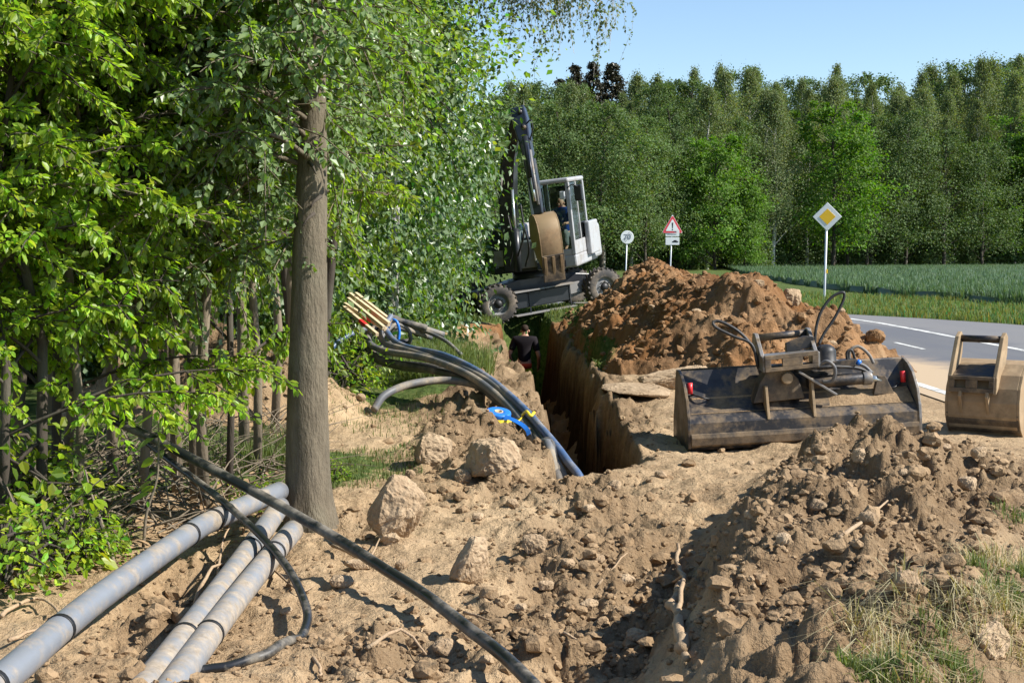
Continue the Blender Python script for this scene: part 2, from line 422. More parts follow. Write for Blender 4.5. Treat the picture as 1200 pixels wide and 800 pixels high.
plain('galvanised', (0.50, 0.52, 0.54), 0.45, 0.5, 0.3, var=0.08)
plain('skin', (0.55, 0.29, 0.20), 0.55, 0.4, var=0.08)
plain('hair_dark', (0.035, 0.022, 0.015), 0.8, 0.2)
plain('hair_grey', (0.30, 0.26, 0.23), 0.8, 0.2)
plain('cloth_black', (0.020, 0.017, 0.020), 0.9, 0.1, var=0.3, scale=12)
plain('cloth_blue', (0.018, 0.055, 0.26), 0.85, 0.15, var=0.2, scale=9)
plain('cloth_grey', (0.16, 0.17, 0.17), 0.9, 0.1, var=0.2, scale=9)
plain('cloth_hivis', (0.62, 0.72, 0.05), 0.8, 0.2, var=0.1)
plain('cloth_red', (0.70, 0.07, 0.03), 0.8, 0.2, var=0.1)
plain('boot', (0.03, 0.022, 0.016), 0.7, 0.3)
plain('litter_leaf', (0.28, 0.19, 0.11), 0.9, 0.1, var=0.4, scale=20)
plain('leaf_yellow', (0.70, 0.56, 0.12), 0.7, 0.2)
def glass():
    t = NT('glass'); tr = t.a('BsdfTransparent'); tr.inputs[0].default_value = (0.80, 0.86, 0.84, 1)
    g = t.a('BsdfGlossy'); g.inputs['Roughness'].default_value = 0.03
    fr = t.a('Fresnel', i_0=1.5); m = t.a('MixShader'); t.l(fr.outputs[0], m.inputs[0]); t.l(tr.outputs[0], m.inputs[1]); t.l(g.outputs[0], m.inputs[2])
    return t.done(m)
glass()
M = MATS

# ------------------------------------------------------------------ the lie of the land
def seg_dist(x, y, poly):
    """nearest point on polyline of (x,y,h): distance, signed side (+ right), interpolated h"""
    best = np.full_like(x, 1e9); side = np.zeros_like(x); hh = np.zeros_like(x)
    for (ax, ay, ah), (bx, by, bh) in zip(poly[:-1], poly[1:]):
        dx, dy = bx - ax, by - ay; L = dx * dx + dy * dy
        t = np.clip(((x - ax) * dx + (y - ay) * dy) / L, 0, 1)
        qx = ax + t * dx; qy = ay + t * dy; d = np.hypot(x - qx, y - qy)
        m = d < best; best = np.where(m, d, best)
        cr = (x - ax) * dy - (y - ay) * dx
        side = np.where(m, np.sign(cr), side); hh = np.where(m, ah + t * (bh - ah), hh)
    return best, side, hh
CREST = [(0.66, 2.0, 0.26), (0.76, 3.9, 0.32), (1.02, 5.4, 0.42), (1.74, 7.4, 0.46), (2.25, 8.5, 0.42), (2.75, 9.1, 0.10)]
HOLLOW = [(0.15, 2.0, 0.14), (0.28, 3.9, 0.16), (0.50, 5.3, 0.20), (0.85, 6.6, 0.16), (1.05, 7.6, 0.08)]
BANK = [(-0.15, 8.7, 0.06), (-0.25, 10.0, 0.10), (-0.35, 12.0, 0.13), (-0.5, 15.0, 0.13), (-0.8, 20.0, 0.12), (-1.2, 26, 0.12)]
HEAP = [(3.12, 17.5, 1.22), (2.85, 18.8, 1.20), (2.6, 20.5, 1.14), (2.55, 23.0, 1.27), (2.5, 24.0, 1.36), (2.15, 26.0, 0.78), (1.75, 28.0, 0.45), (1.35, 29.5, 0.22)]
HEAP2 = [(-2.35, 12.2, 0.80), (-3.2, 12.8, 0.75)]
ROAD_R = [(13.5, 2), (12.6, 16), (11.8, 21), (11.0, 26), (10.3, 28.6), (9.2, 31.0), (7.9, 33.2), (6.2, 36.2), (4.0, 40.0), (0.5, 45.0), (-5, 50.5), (-16, 56)]
ROAD_L = [(4.35, 2), (4.35, 16), (4.35, 21), (4.3, 26), (4.1, 29), (3.6, 31.5), (2.8, 33.8), (1.6, 36.4), (-.4, 39.5), (-4, 43), (-9, 46.5), (-20, 51)]
def road_mask(x, y):
    yl = [p[1] for p in ROAD_L]; xl = np.interp(y, yl, [p[0] for p in ROAD_L])
    yr = [p[1] for p in ROAD_R]; xr = np.interp(y, yr, [p[0] for p in ROAD_R])
    return (sst(-0.9, -0.1, x - xl) * sst(-0.9, -0.1, xr - x) * (y < 56) * (y > 2), sst(0.0, 0.3, x - xl) * sst(0.0, 0.3, xr - x) * (y < 56) * (y > 2))
def trench(x, y):
    e = 0.09 * fbm(y * 1.0, x * 1.0 + 3.3, 31, 4) + 0.02 * fbm(y * 4, x * 9, 32, 2); e2 = 0.13 * fbm(y * 0.8, x * 0.8 + 7.7, 37, 3, 0.55) + 0.02 * fbm(y * 3, x * 9, 38, 2)
    xl = np.interp(y, [8, 10, 11.5, 14.5, 17.8, 20, 24, 27, 31], [0.22, 0.21, 0.25, 0.29, 0.12, -0.10, -0.24, -0.30, -0.22]) + e
    xr = np.interp(y, [8, 9.2, 9.7, 11.5, 20, 26, 31], [0.72, 0.74, 0.90, 1.02, 0.98, 0.85, 0.80]) + e2
    ye = 9.05 + 0.12 * vnoise(x * 3, y * 0, 5)
    ml = sst(0.0, 0.16, x - xl); mr = sst(0.0, 0.30, xr - x)
    tr = ml * mr * sst(0.0, 0.22, y - ye) * sst(0, 0.7, 30.6 - y)
    tr = np.clip(tr + 0.9 * tr * (1 - tr) * fbm(x * 9, y * 8, 207, 4), 0, 1)
    return tr, xl, xr
def ground(x, y, detail=True):
    x = np.asarray(x, dtype=np.float64); y = np.asarray(y, dtype=np.float64)
    road, road_in = road_mask(x, y)
    near = 1 - sst(33, 46, y)
    dirtx = sst(-2.6, -1.8, x + 0.25 * fbm(x * .8, y * .8, 3)) * (1 - sst(4.2, 4.7, x))
    corridor = sst(-1.3, -0.7, x + 0.2 * fbm(x * .7, y * .5, 4)) * (1 - sst(4.0, 4.6, x))
    soil = np.where(y < 13, dirtx, dirtx * (1 - sst(13, 17, y)) + corridor * sst(13, 17, y)) * (1 - sst(27.5, 29.5, y + 0.4 * fbm(x, y, 8)))
    def blob(cx, cy, rx, ry, h=1.0):
        return h * np.exp(-(((x - cx) / rx) ** 2 + ((y - cy) / ry) ** 2))
    turf = blob(2.75, 5.4, .75, .8) + blob(3.1, 7.0, .45, .35, .8) + blob(-1.35, 9.6, .55, .75, .95) + blob(-2.2, 9.3, .7, .6) \
        + blob(-0.75, 15.3, .45, 1.6, 1.0) + blob(-1.6, 13.5, .6, 1.2, .8) + blob(1.35, 18.5, .25, 2.0, .55)
    soil = soil * np.clip(1 - turf, 0, 1)
    dh, sh, hh = seg_dist(x, y, HEAP2)
    soil = np.maximum(soil, sst(1.25, 1.0, dh))
    z = 0.05 * fbm(x * 0.35, y * 0.35, 11, 3) * (1 - road)
    d, s, h = seg_dist(x, y, CREST)
    rid = np.where(s < 0, np.exp(-(d / 0.44) ** 2), np.exp(-(d / 1.25) ** 2)) * h
    d2, s2, h2_ = seg_dist(x, y, HOLLOW)
    rid = rid - np.exp(-(d2 / 0.36) ** 2) * h2_
    rid = rid * (1 - sst(8.7, 9.4, y - 0.1 * x))
    z = z + rid
    db, sb, hb = seg_dist(x, y, BANK)
    bank = hb * np.exp(-(db / 0.40) ** 2) * sst(8.0, 9.6, y)
    z = z + bank
    heap2 = np.maximum(0, hh - 0.7 * dh + 0.1 * fbm(x * 2, y * 2, 77))
    z = z + heap2
    z = z + 0.14 * sst(-2.0, -3.2, x) * sst(16, 8, y)                       # bank under the thicket
    z = z + np.clip((x + 0.32) * 0.13, 0, 0.34) * sst(27.0, 29.8, y) * (1 - sst(33, 36, y)) * (1 - sst(3.2, 4.4, x))
    z = z + 0.10 * np.exp(-((x + 1.2) / .35) ** 2 - ((y - 4.35) / .35) ** 2)
    z = z - 0.09 * np.exp(-((x - 1.5) / .5) ** 2 - ((y - 10.7) / .5) ** 2)
    tr, xl, xr = trench(x, y)
    rough = np.clip(0.15 + 2.6 * np.abs(rid) + 2.6 * bank + heap2 + 1.2 * np.exp(-((x - .35) / .35) ** 2) * (y < 9) * (y > 5), 0, 1) * soil
    path = blob(0.1, 7.6, .55, .7) + blob(-.4, 6.2, .5, .6, .7) + blob(1.4, 10.8, .35, 1.4, .9) + blob(3.3, 12, .9, 1.6, .8) + blob(-1.2, 11.3, .5, .9, .8)
    rough = np.clip(rough + (0.75 * np.exp(-((x + .38) / .42) ** 2) * sst(8.8, 10, y) * (1 - sst(15, 20, y)) + 0.55 * np.exp(-((x - xl) / .22) ** 2) * sst(9, 11, y) + 0.6 * np.exp(-((x - xr - .1) / .22) ** 2) * sst(10, 11.5, y)) * soil, 0, 1)
    rough = np.clip(rough + (blob(-.55, 5.1, .30, .28, .8) + blob(-.1, 5.6, .22, .2, .5) + blob(-1.45, 5.9, .22, 1.0, .6) + blob(-.75, 7.6, .3, .5, .4) + blob(-.2, 8.5, .5, .35, .5)) * soil, 0, 1)
    rough = rough * (1 - 0.6 * np.clip(path, 0, 1)) * (1 - road)
    if detail:
        dz = 0.10 * fbm(x * 1.5, y * 1.5, 21, 5, 0.55) + 0.55 * clods(x, y, 0.42, 51, 0.7) + 0.08 * fbm(x * 2.6 + 4, y * 2.6, 209, 4, .6)
        dz = dz + 0.85 * clods(x, y, 0.17, 53, 0.75) + 0.75 * clods(x + 3.3, y, 0.075, 57, 0.8) + 0.8 * clods(x, y + 1.7, 0.036, 59, 0.7) * sst(14, 9, y) - 0.06
        z = z + dz * rough * near * (1 - tr * 0.7)
        z = z + (0.35 * clods(x, y, 0.055, 61, 0.35) + 0.014 * fbm(x * 6, y * 6, 63, 3)) * (1 - road) * soil * sst(20, 12, y)
        z = z + 0.02 * fbm(x * 2.5, y * 2.5, 66, 3) * (1 - road) * near
    z = z - 1.72 * tr
    z = z - 0.012 * road - 0.05 * road_in
    red = np.clip(0.25 * bank / 0.26 * sst(14, 22, y) + sst(22, 27, y) * .9 + tr * 0.35 * sst(9, 14, y), 0, 1) * soil + 0.35 * heap2 * 0
    global LAST_TR, LAST_ROUGH
    LAST_TR = tr; LAST_ROUGH = rough
    return z, soil, red, np.clip(path, 0, 1) * 0.5, rough
def gz(x, y):
    return float(ground(np.array([x]), np.array([y]))[0][0])
def on_ground(px, py):
    """where the ray through a pixel meets the modelled ground"""
    r = ray(px, py); ts = np.linspace(2.6, 60, 6000)
    xs = r.x / r.y * ts; zs = EYE + r.z / r.y * ts; g = ground(xs, ts)[0]
    i = int(np.argmax(zs < g)) if (zs < g).any() else len(ts) - 1
    return Vector((xs[i], ts[i], g[i]))

rows = [2.5]
while rows[-1] < 1600:
    y = rows[-1]; rows.append(y * (1.0040 if y < 12 else 1.0075 if y < 45 else 1.035))
rows = np.array(rows)
us = np.concatenate([np.linspace(-1.5, -0.43, 30)[:-1], np.linspace(-0.43, 0.43, 700), np.linspace(0.43, 1.5, 30)[1:]])
YY, UU = np.meshgrid(rows, us, indexing='ij'); XX = YY * UU
Z, so, rd, dusty, _ = ground(XX.ravel(), YY.ravel())
V = np.stack([XX.ravel(), YY.ravel(), Z], 1)
nr, nc = XX.shape
idx = np.arange(nr * nc).reshape(nr, nc)
F = np.stack([idx[:-1, :-1], idx[:-1, 1:], idx[1:, 1:], idx[1:, :-1]], -1).reshape(-1, 4)
g_o = obj_me('ground', mesh_np('ground', V, F, np.stack([so, rd, dusty, (1 - sst(0.02, 0.3, LAST_TR)) * (1 - 0.45 * sst(0.25, 0.75, LAST_ROUGH + 0.25 * fbm(XX.ravel() * .9, YY.ravel() * .9, 202, 3)))], 1), 'Mask'), M['soil']); g_o['kind'] = 'structure'  # Mask alpha: shade painted inside the trench, plus moister rough soil

# spoil heap beside the trench
def heap_z(x, y):
    wx = x + 0.16 * fbm(x * 1.3, y * 1.3, 5, 3); wy = y + 0.22 * fbm(x * 1.3 + 8, y * 1.3, 6, 3)
    d, s, h = seg_dist(wx, wy, HEAP)
    h = h + 0.10 * fbm(x * 0.9, y * 0.9, 15, 3)
    sl = np.where(s > 0, 0.72, 0.66 + 0.16 * sst(21, 24, y))
    z = h - sl * np.sqrt(d * d + 0.03) + 0.08
    gul = 0.20 * (1 - np.abs(vnoise(x * 1.4 + y * 0.9, y * 0.55 - x * .3, 71)) * 2) * np.clip(d, 0, 1)
    z = z + gul * 0.75
    z = z + 0.30 * clods(x, y, 0.55, 72, 0.6) + 0.42 * clods(x, y, 0.26, 73, 0.7) * (0.5 + 0.9 * sst(-.2, .4, fbm(x * .7, y * .7, 79, 2))) + 0.75 * clods(x, y, 0.11, 74, 0.8) + 0.12 * fbm(x * 1.7, y * 1.7, 75, 5, .58) - 0.05
    tr, xl, xr = trench(x, y)
    z = z - 1.2 * sst(0.16, -0.10, x - xr)
    return z
hx = np.arange(0.6, 6.6, 0.019); hy = np.arange(14.4, 30.6, 0.030)
HY, HX = np.meshgrid(hy, hx, indexing='ij')
HZ = heap_z(HX.ravel(), HY.ravel()); GZ = ground(HX.ravel(), HY.ravel(), False)[0]
keep = (HZ > GZ - 0.14).reshape(HX.shape)
fk = keep[:-1, :-1] & keep[:-1, 1:] & keep[1:, 1:] & keep[1:, :-1]
idx = np.arange(HX.size).reshape(HX.shape)
F = np.stack([idx[:-1, :-1], idx[:-1, 1:], idx[1:, 1:], idx[1:, :-1]], -1)[fk]
used = np.unique(F); remap = np.zeros(HX.size, dtype=np.int64); remap[used] = np.arange(len(used))
V = np.stack([HX.ravel(), HY.ravel(), HZ], 1)[used]
rdm = np.clip(0.82 + 0.5 * fbm(V[:, 0] * .8, V[:, 1] * .8, 81, 4) - 0.25 * sst(3.6, 5.2, V[:, 0]) - 0.35 * sst(17.5, 15.5, V[:, 1]), 0, 1)
so_h = np.clip(1 - 0.75 * np.exp(-((V[:, 0] - 1.25) / .25) ** 2) * sst(16, 18, V[:, 1]) * (V[:, 2] < .35), 0, 1)
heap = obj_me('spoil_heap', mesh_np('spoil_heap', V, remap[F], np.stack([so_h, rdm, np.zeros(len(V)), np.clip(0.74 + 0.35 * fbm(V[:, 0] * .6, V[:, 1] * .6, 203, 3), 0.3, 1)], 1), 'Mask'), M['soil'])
tag(heap, 'long reddish brown heap of dug out earth beside the trench', 'earth heap')

# ------------------------------------------------------------------ road
def densify(p, q, k=6):
    A = np.array(p); B = np.array(q); t = np.linspace(0, len(A) - 1, (len(A) - 1) * k + 1); i = np.arange(len(A))
    return np.stack([np.interp(t, i, A[:, 0]), np.interp(t, i, A[:, 1])], 1), np.stack([np.interp(t, i, B[:, 0]), np.interp(t, i, B[:, 1])], 1)
Lp, Rp = densify(ROAD_L, ROAD_R, 8)
nw = 16; V = []; cols = []
for a, b in zip(Lp, Rp):
    for k in range(nw + 1):
        t = k / nw; p = a * (1 - t) + b * t
        V.append((p[0], p[1], 0.0)); dl = (p[0] - a[0])
        spill = 1.25 * max(0, 1 - abs(p[0] - 4.8) / 1.9) * max(0, 1 - abs(p[1] - 17.5) / 5.0) + max(0, 0.55 - dl * 0.8)
        cols.append((min(1, spill), 0.45 if p[0] > 8.0 - max(0, (p[1] - 27)) * 0.5 else 0.0, 0))
n = len(Lp); F = [(i * (nw + 1) + k, i * (nw + 1) + k + 1, (i + 1) * (nw + 1) + k + 1, (i + 1) * (nw + 1) + k) for i in range(n - 1) for k in range(nw)]
rd_o = obj_me('road', mesh_np('road', np.array(V), np.array(F), np.array(cols), 'Mask', False), M['asphalt']); rd_o['kind'] = 'structure'
def stripe(pts, w, name='road_marking'):
    P = [Vector((a, b, 0.004)) for a, b in pts]; V = []
    for i, p in enumerate(P):
        t = (P[min(i + 1, len(P) - 1)] - P[max(0, i - 1)]).normalized(); s = Vector((t.y, -t.x, 0))
        V += [p - s * w / 2, p + s * w / 2]
    F = [(2 * i, 2 * i + 1, 2 * i + 3, 2 * i + 2) for i in range(len(P) - 1)]
    o = MB().add(V, F).build(name, M['road_paint'], rd_o); return o
stripe([(7.8, 4), (7.8, 12), (7.8, 20), (7.8, 26), (7.75, 29), (7.5, 31.5), (6.8, 33.8), (5.4, 36.4), (3, 39.5)], 0.14)
stripe([(4.62, 4), (4.62, 9), (4.62, 14), (4.62, 16.5)], 0.12)
for y0 in (9, 13, 17, 21, 25): stripe([(6.35, y0), (6.35, y0 + 1.6)], 0.08)

# ------------------------------------------------------------------ loose earth and stones
def ico(sub):
    bm = bmesh.new(); bmesh.ops.create_icosphere(bm, subdivisions=sub, radius=1.0)
    V = np.array([v.co[:] for v in bm.verts]); F = np.array([[v.index for v in f.verts] for f in bm.faces]); bm.free(); return V, F
def rand_rot(n, rg):
    q = rg.normal(size=(n, 4)); q /= np.linalg.norm(q, axis=1)[:, None]; w, x, y, z = q.T
    return np.stack([np.stack([1 - 2 * (y * y + z * z), 2 * (x * y - z * w), 2 * (x * z + y * w)], -1),
                     np.stack([2 * (x * y + z * w), 1 - 2 * (x * x + z * z), 2 * (y * z - x * w)], -1),
                     np.stack([2 * (x * z - y * w), 2 * (y * z + x * w), 1 - 2 * (x * x + y * y)], -1)], 1)
def scatter_lumps(name, P, size, sub, mat, label, rg, nvar=10):
    IV, IF = ico(sub); Vs = []; Fs = []; off = 0; var = rg.integers(0, nvar, len(P))
    for k in range(nvar):
        sel = np.where(var == k)[0]
        if not len(sel): continue
        base = IV * (1 + 0.16 * rg.normal(size=(len(IV), 1)))
        for _ in range(5):                                  # knock flat faces into it
            nrm = rg.normal(size=3); nrm /= np.linalg.norm(nrm); d = base @ nrm; lim = 0.70 + 0.25 * rg.random()
            base = base - np.outer(np.maximum(0, d - lim), nrm)
        R = rand_rot(len(sel), rg); sc = size[sel][:, None, None] * np.stack([np.ones(len(sel)), 0.75 + .3 * rg.random(len(sel)), .55 + .3 * rg.random(len(sel))], -1)[:, None, :]
        vv = np.einsum('nij,vj->nvi', R, base) * sc + P[sel][:, None, :]
        Vs.append(vv.reshape(-1, 3)); n = len(IV)
        Fs.append((IF[None] + (np.arange(len(sel)) * n)[:, None, None] + off).reshape(-1, 3)); off += len(sel) * n
    o = obj_me(name, mesh_np(name, np.concatenate(Vs), np.concatenate(Fs), None, smooth=False), mat)
    return tag(o, label, 'earth', kind='stuff')
def soil_spots(n, rg, ymin, ymax, xr, power=1.0):
    y = ymin * (ymax / ymin) ** rg.random(n * 6); u = rg.uniform(xr[0], xr[1], n * 6); x = u * y
    z, s_, r_, p_, rough = ground(x, y); tr = trench(x, y)[0]
    k = np.where((rg.random(n * 6) < np.clip(0.02 + 1.1 * rough, 0, 1) ** 1.3 * s_) & (tr < 0.02))[0][:n]
    return np.stack([x[k], y[k], z[k]], 1)
rg = np.random.default_rng(11)
P = soil_spots(2000, rg, 4.2, 13, (-.36, .40)); sz = 0.013 + 0.042 * rg.random(len(P)) ** 4; P[:, 2] += sz * .25
scatter_lumps('soil_clods', P, sz, 2, M['clod'], 'broken crumbly clods of pale brown earth strewn over the dig', rg)
P = soil_spots(9500, rg, 4.2, 16, (-.37, .40)); sz = 0.005 + 0.014 * rg.random(len(P)) ** 2; P[:, 2] += sz * .3
scatter_lumps('soil_crumbs', P, sz, 1, M['clod'], 'fine crumbs of pale earth scattered over the bare ground', rg)
n = 14000; x = rg.uniform(1.0, 6.0, n); y = rg.uniform(14.8, 29, n); z = heap_z(x, y); g0 = ground(x, y, False)[0]
k = np.where(z > g0 - .05)[0][:3600]; P = np.stack([x[k], y[k], z[k]], 1); sz = 0.018 + 0.06 * rg.random(len(P)) ** 4; P[:, 2] += sz * .1
scatter_lumps('heap_clods', P, sz, 1, M['clod_red'], 'lumps of reddish brown earth lying on the spoil heap', rg)

def rock(name, label, c, dims, seed, rz=0.0, tilt=(0, 0), mat='stone', group=None, cut=5, cat='rock'):
    r = random.Random(seed); bm = bmesh.new()
    for i in range(34):
        v = Vector((r.gauss(0, 1), r.gauss(0, 1), r.gauss(0, 1))).normalized()
        m = max(abs(v.x), abs(v.y), abs(v.z)); v = v / (m ** 0.62)      # between ball and box
        v *= r.uniform(0.86, 1.03)
        bm.verts.new((v.x * dims[0] / 2, v.y * dims[1] / 2, v.z * dims[2] / 2))
    res = bmesh.ops.convex_hull(bm, input=bm.verts)
    bmesh.ops.delete(bm, geom=[e for e in res['geom_interior'] if isinstance(e, bmesh.types.BMVert)], context='VERTS')
    bmesh.ops.triangulate(bm, faces=bm.faces)
    for _ in range(2):
        bmesh.ops.subdivide_edges(bm, edges=bm.edges, cuts=1, use_grid_fill=True)
        bmesh.ops.smooth_vert(bm, verts=bm.verts, factor=0.22, use_axis_x=True, use_axis_y=True, use_axis_z=True)
    bmesh.ops.subdivide_edges(bm, edges=bm.edges, cuts=1, use_grid_fill=True)
    bm.normal_update(); s = min(dims)
    co = np.array([v.co[:] for v in bm.verts]); k = 5.5 / s
    nz = fbm(co[:, 0] * k + seed, co[:, 1] * k + co[:, 2] * k * .7, seed, 4, .6)
    for v, q in zip(bm.verts, nz): v.co += v.normal * float(q) * s * 0.045
    me = bpy.data.meshes.new(name); bm.to_mesh(me); bm.free()
    o = obj_me(name, me, M[mat]); o.location = c; o.rotation_euler = (tilt[0], tilt[1], rz)
    return tag(o, label, cat, group)
def rock_at(name, label, px, py, w, d, h, seed, sink=0.12, **kw):
    g = on_ground(px, py); return rock(name, label, (g.x, g.y + d * .35, g.z + h * (0.5 - sink)), (w, d, h), seed, **kw)
rock_at('boulder', 'large blocky tan boulder on the bank left of the blue tape roll', 506, 546, .30, .24, .25, 3, rz=.3)
rock_at('boulder', 'big rounded brown boulder just below the blue tape roll', 574, 560, .44, .32, .27, 4, rz=-.2, sink=.08)
rock_at('boulder', 'tall leaning pale boulder between the tree trunk and the trench', 462, 634, .27, .26, .38, 8, rz=.5, tilt=(0, .35), sink=.1)
rock_at('boulder', 'flat faced pale stone stuck upright in the dusty soil', 553, 684, .20, .13, .27, 10, rz=.9, tilt=(.2, .25), sink=.2)
rock_at('boulder', 'long flat slab of rock at the foot of the spoil heap', 795, 457, .92, .45, .26, 13, rz=.12, tilt=(0, -.12))
rock_at('stone', 'small rounded stone touching the big brown boulder', 543, 566, .13, .11, .10, 21)
rock_at('stone', 'small angular stone alone on the pale trodden path', 625, 649, .15, .13, .10, 22)
rock_at('stone', 'flat pale stone under the long black pipe', 400, 690, .12, .10, .06, 23)
rock_at('stone', 'pale stone beside the heap of roots near the trunk', 420, 668, .15, .09, .05, 24, rz=.2)
rock_at('stone', 'orange tinted stone next to the dry grass clump', 1065, 694, .085, .07, .08, 25, tilt=(.3, 0))
rock_at('stone', 'brown pointed stone lying among the grass tufts', 1165, 772, .14, .10, .13, 26, tilt=(0, -.4), rz=.5)
rock_at('stone', 'smooth round stone low in the shaded hollow', 748, 756, .10, .09, .07, 27)
hb = Vector((4.05, 18.0, 0)); 
rock('boulder', 'tan boulder near the top of the spoil heap facing the road', (3.66, 17.9, float(heap_z(np.array([3.66]), np.array([17.9]))[0]) + .05), (.30, .26, .30), 31, tilt=(.2, .1))
rock('boulder', 'brown boulder at the foot of the spoil heap beside the road', (4.5, 16.9, max(.1, float(heap_z(np.array([4.5]), np.array([16.9]))[0]) + .02)), (.26, .22, .2), 32, mat='clod_red')
spots = [(470, 668), (640, 694), (335, 720), (690, 600), (1085, 540), (1136, 575), (1060, 560), (920, 640), (665, 668), (600, 596), (480, 560), (700, 660), (1010, 545), (560, 610), (405, 480), (422, 470),
         (720, 575), (775, 560), (1150, 540), (1110, 530), (880, 545), (610, 720), (570, 780), (520, 770), (690, 720), (880, 610), (960, 600), (1020, 620), (735, 690), (455, 640)]
for i, (px, py) in enumerate(spots):
    s = rnd.uniform(.05, .10)
    rock_at('stone', 'small loose tan stone lying on the bare dug soil', px, py, s * rnd.uniform(.9, 1.4), s, s * rnd.uniform(.6, .9), 100 + i, rz=rnd.uniform(0, 3), group='small loose stones on the bare soil')
for i, (x, y) in enumerate([(2.3, 17.0), (2.9, 16.6), (3.5, 16.2), (1.9, 18.4), (3.1, 17.2), (2.6, 19.2), (4.2, 17.4), (1.7, 20.2), (2.2, 21.5), (2.0, 16.0), (3.9, 16.6), (5.0, 17.6)]):
    s = rnd.uniform(.10, .17); z = max(float(heap_z(np.array([x]), np.array([y]))[0]), gz(x, y))
    rock('stone', 'pale stone embedded in the flank of the spoil heap', (x, y, z + s * .1), (s * 1.3, s, s * .8), 200 + i, rnd.uniform(0, 3), group='stones in the spoil heap')
# paving slab by the trench edge
tag(rock('broken_slab', '', (1.30, 14.3, .06), (.75, 1.3, .10), 41, .1, (0, .04)), 'broken pale paving slab on the right hand trench edge', 'slab')

# ------------------------------------------------------------------ vegetation machinery
LEAF_OVAL = (np.array([(0, 0, 0), (.32, .29, .07), (.72, .25, .05), (1.05, 0, -.07), (.72, -.25, .05), (.32, -.29, .07)]), np.array([(0, 3, 2, 1), (0, 5, 4, 3)]))
LEAF_KITE = (np.array([(0, 0, 0), (.45, .33, .06), (1, 0, -.05), (.45, -.33, .06)]), np.array([(0, 1, 2), (0, 2, 3)]))
def star_leaf():
    a = [(0.0, 0), (.10, .30), (.02, .52), (.30, .42), (.42, .62), (.56, .34), (.72, .36), (1.05, 0)]
    pts = [(x, y, .05 * abs(y)) for x, y in a] + [(x, -y, .05 * abs(y)) for x, y in reversed(a[1:-1])]
    return np.array(pts), None
def leaves_np(P, D, N, size, tpl, cols):
    TV, TF = tpl
    D = D / (np.linalg.norm(D, axis=1)[:, None] + 1e-9)
    N = N - D * (N * D).sum(1)[:, None]; N = N / (np.linalg.norm(N, axis=1)[:, None] + 1e-9)
    B = np.cross(N, D)
    v = (P[:, None, :] + size[:, None, None] * (TV[None, :, 0:1] * D[:, None, :] + TV[None, :, 1:2] * B[:, None, :] + TV[None, :, 2:3] * N[:, None, :]))
    n, k = len(P), len(TV)
    F = (TF[None] + (np.arange(n) * k)[:, None, None]).reshape(-1, TF.shape[1])
    return v.reshape(-1, 3), F, np.repeat(cols, k, axis=0)
def tint(n, rg, spread=0.28, yellow=0.22):
    b = np.clip(1 + spread * rg.normal(size=n), .45, 1.9); y = yellow * rg.normal(size=n)
    return np.stack([b * (1 + y), b, b * (1 - .5 * y)], 1).clip(0.05, 3)
def bez(a, b, c, k):
    t = np.linspace(0, 1, k)[:, None]; return (1 - t) ** 2 * a + 2 * t * (1 - t) * b + t * t * c
def unit(v): return v / (np.linalg.norm(v) + 1e-9)
def branchy(rg, trunk, r0, r1, n1, zlo, zhi, len1, rise, n2, len2, per, leaf, droop=.35, sides=6, fork=0, azim=None, rads=None, thick=.42):
    """trunk: list of points (local). returns wood MB, leaf P,D,N"""
    mb = MB(); T = np.array(trunk, float); k = len(T)
    mb.tube([tuple(p) for p in T], rads or [r0 + (r1 - r0) * (i / (k - 1)) for i in range(k)], 28 if rads else 10)
    zt = T[:, 2]; P = []; D = []; N = []
    for i in range(n1):
        f = (i + rg.random()) / n1; z = zlo + (zhi - zlo) * f
        o = np.array([np.interp(z, zt, T[:, 0]), np.interp(z, zt, T[:, 1]), z])
        az = i * 2.399 + rg.normal() * .4 if azim is None else azim(rg)
        L = len1(f) * rg.uniform(.75, 1.2); h = np.array([math.cos(az), math.sin(az), 0])
        e = o + h * L + np.array([0, 0, rise * L * rg.uniform(.5, 1.3)]); m = (o + e) / 2 + np.array([0, 0, .22 * L]) + rg.normal(size=3) * .06 * L
        Q = bez(o, m, e, 9); rr = np.interp(z, [zt[0], zt[-1]], [r0, r1]) * thick + .003
        mb.tube([tuple(p) for p in Q], [max(.003, rr * (1 - j / 8) + .003) for j in range(9)], sides - 1, False)
        for j in range(n2):
            t = 0.22 + .78 * (j + rg.random()) / n2; b = Q[min(8, int(t * 8))]; td = unit(Q[min(8, int(t * 8) + 1)] - Q[max(0, int(t * 8) - 1)])
            sd = unit(rg.normal(size=3) * np.array([1, 1, .55])); dr = unit(td * .55 + sd * .9)
            L2 = len2 * rg.uniform(.5, 1.25) * (1.15 - .45 * t)
            q = bez(b, b + dr * L2 * .5 + np.array([0, 0, .06 * L2]), b + dr * L2 - np.array([0, 0, droop * L2 * .8]), 6)
            mb.tube([tuple(p) for p in q[::2]] + [tuple(q[-1])], [.0055, .0045, .0035, .0025], 3, False)
            m_ = per + int(rg.integers(-2, 3)); tt = rg.uniform(.12, 1.0, m_) * 5
            i0 = np.minimum(4, tt.astype(int)); fr = (tt - i0)[:, None]
            p = q[i0] * (1 - fr) + q[i0 + 1] * fr; d0 = q[i0 + 1] - q[i0]; d0 /= np.linalg.norm(d0, axis=1)[:, None] + 1e-9
            rv = rg.normal(size=(m_, 3)); rv -= d0 * (rv * d0).sum(1)[:, None]; rv /= np.linalg.norm(rv, axis=1)[:, None] + 1e-9
            d = d0 * .45 + rv * .8 + np.array([0, 0, -droop])
            P.append(p + rv * .012); D.append(d); N.append(np.array([0.42, -.32, .85]) + rg.normal(size=(m_, 3)) * .5)
    return mb, np.concatenate(P), np.concatenate(D), np.concatenate(N)
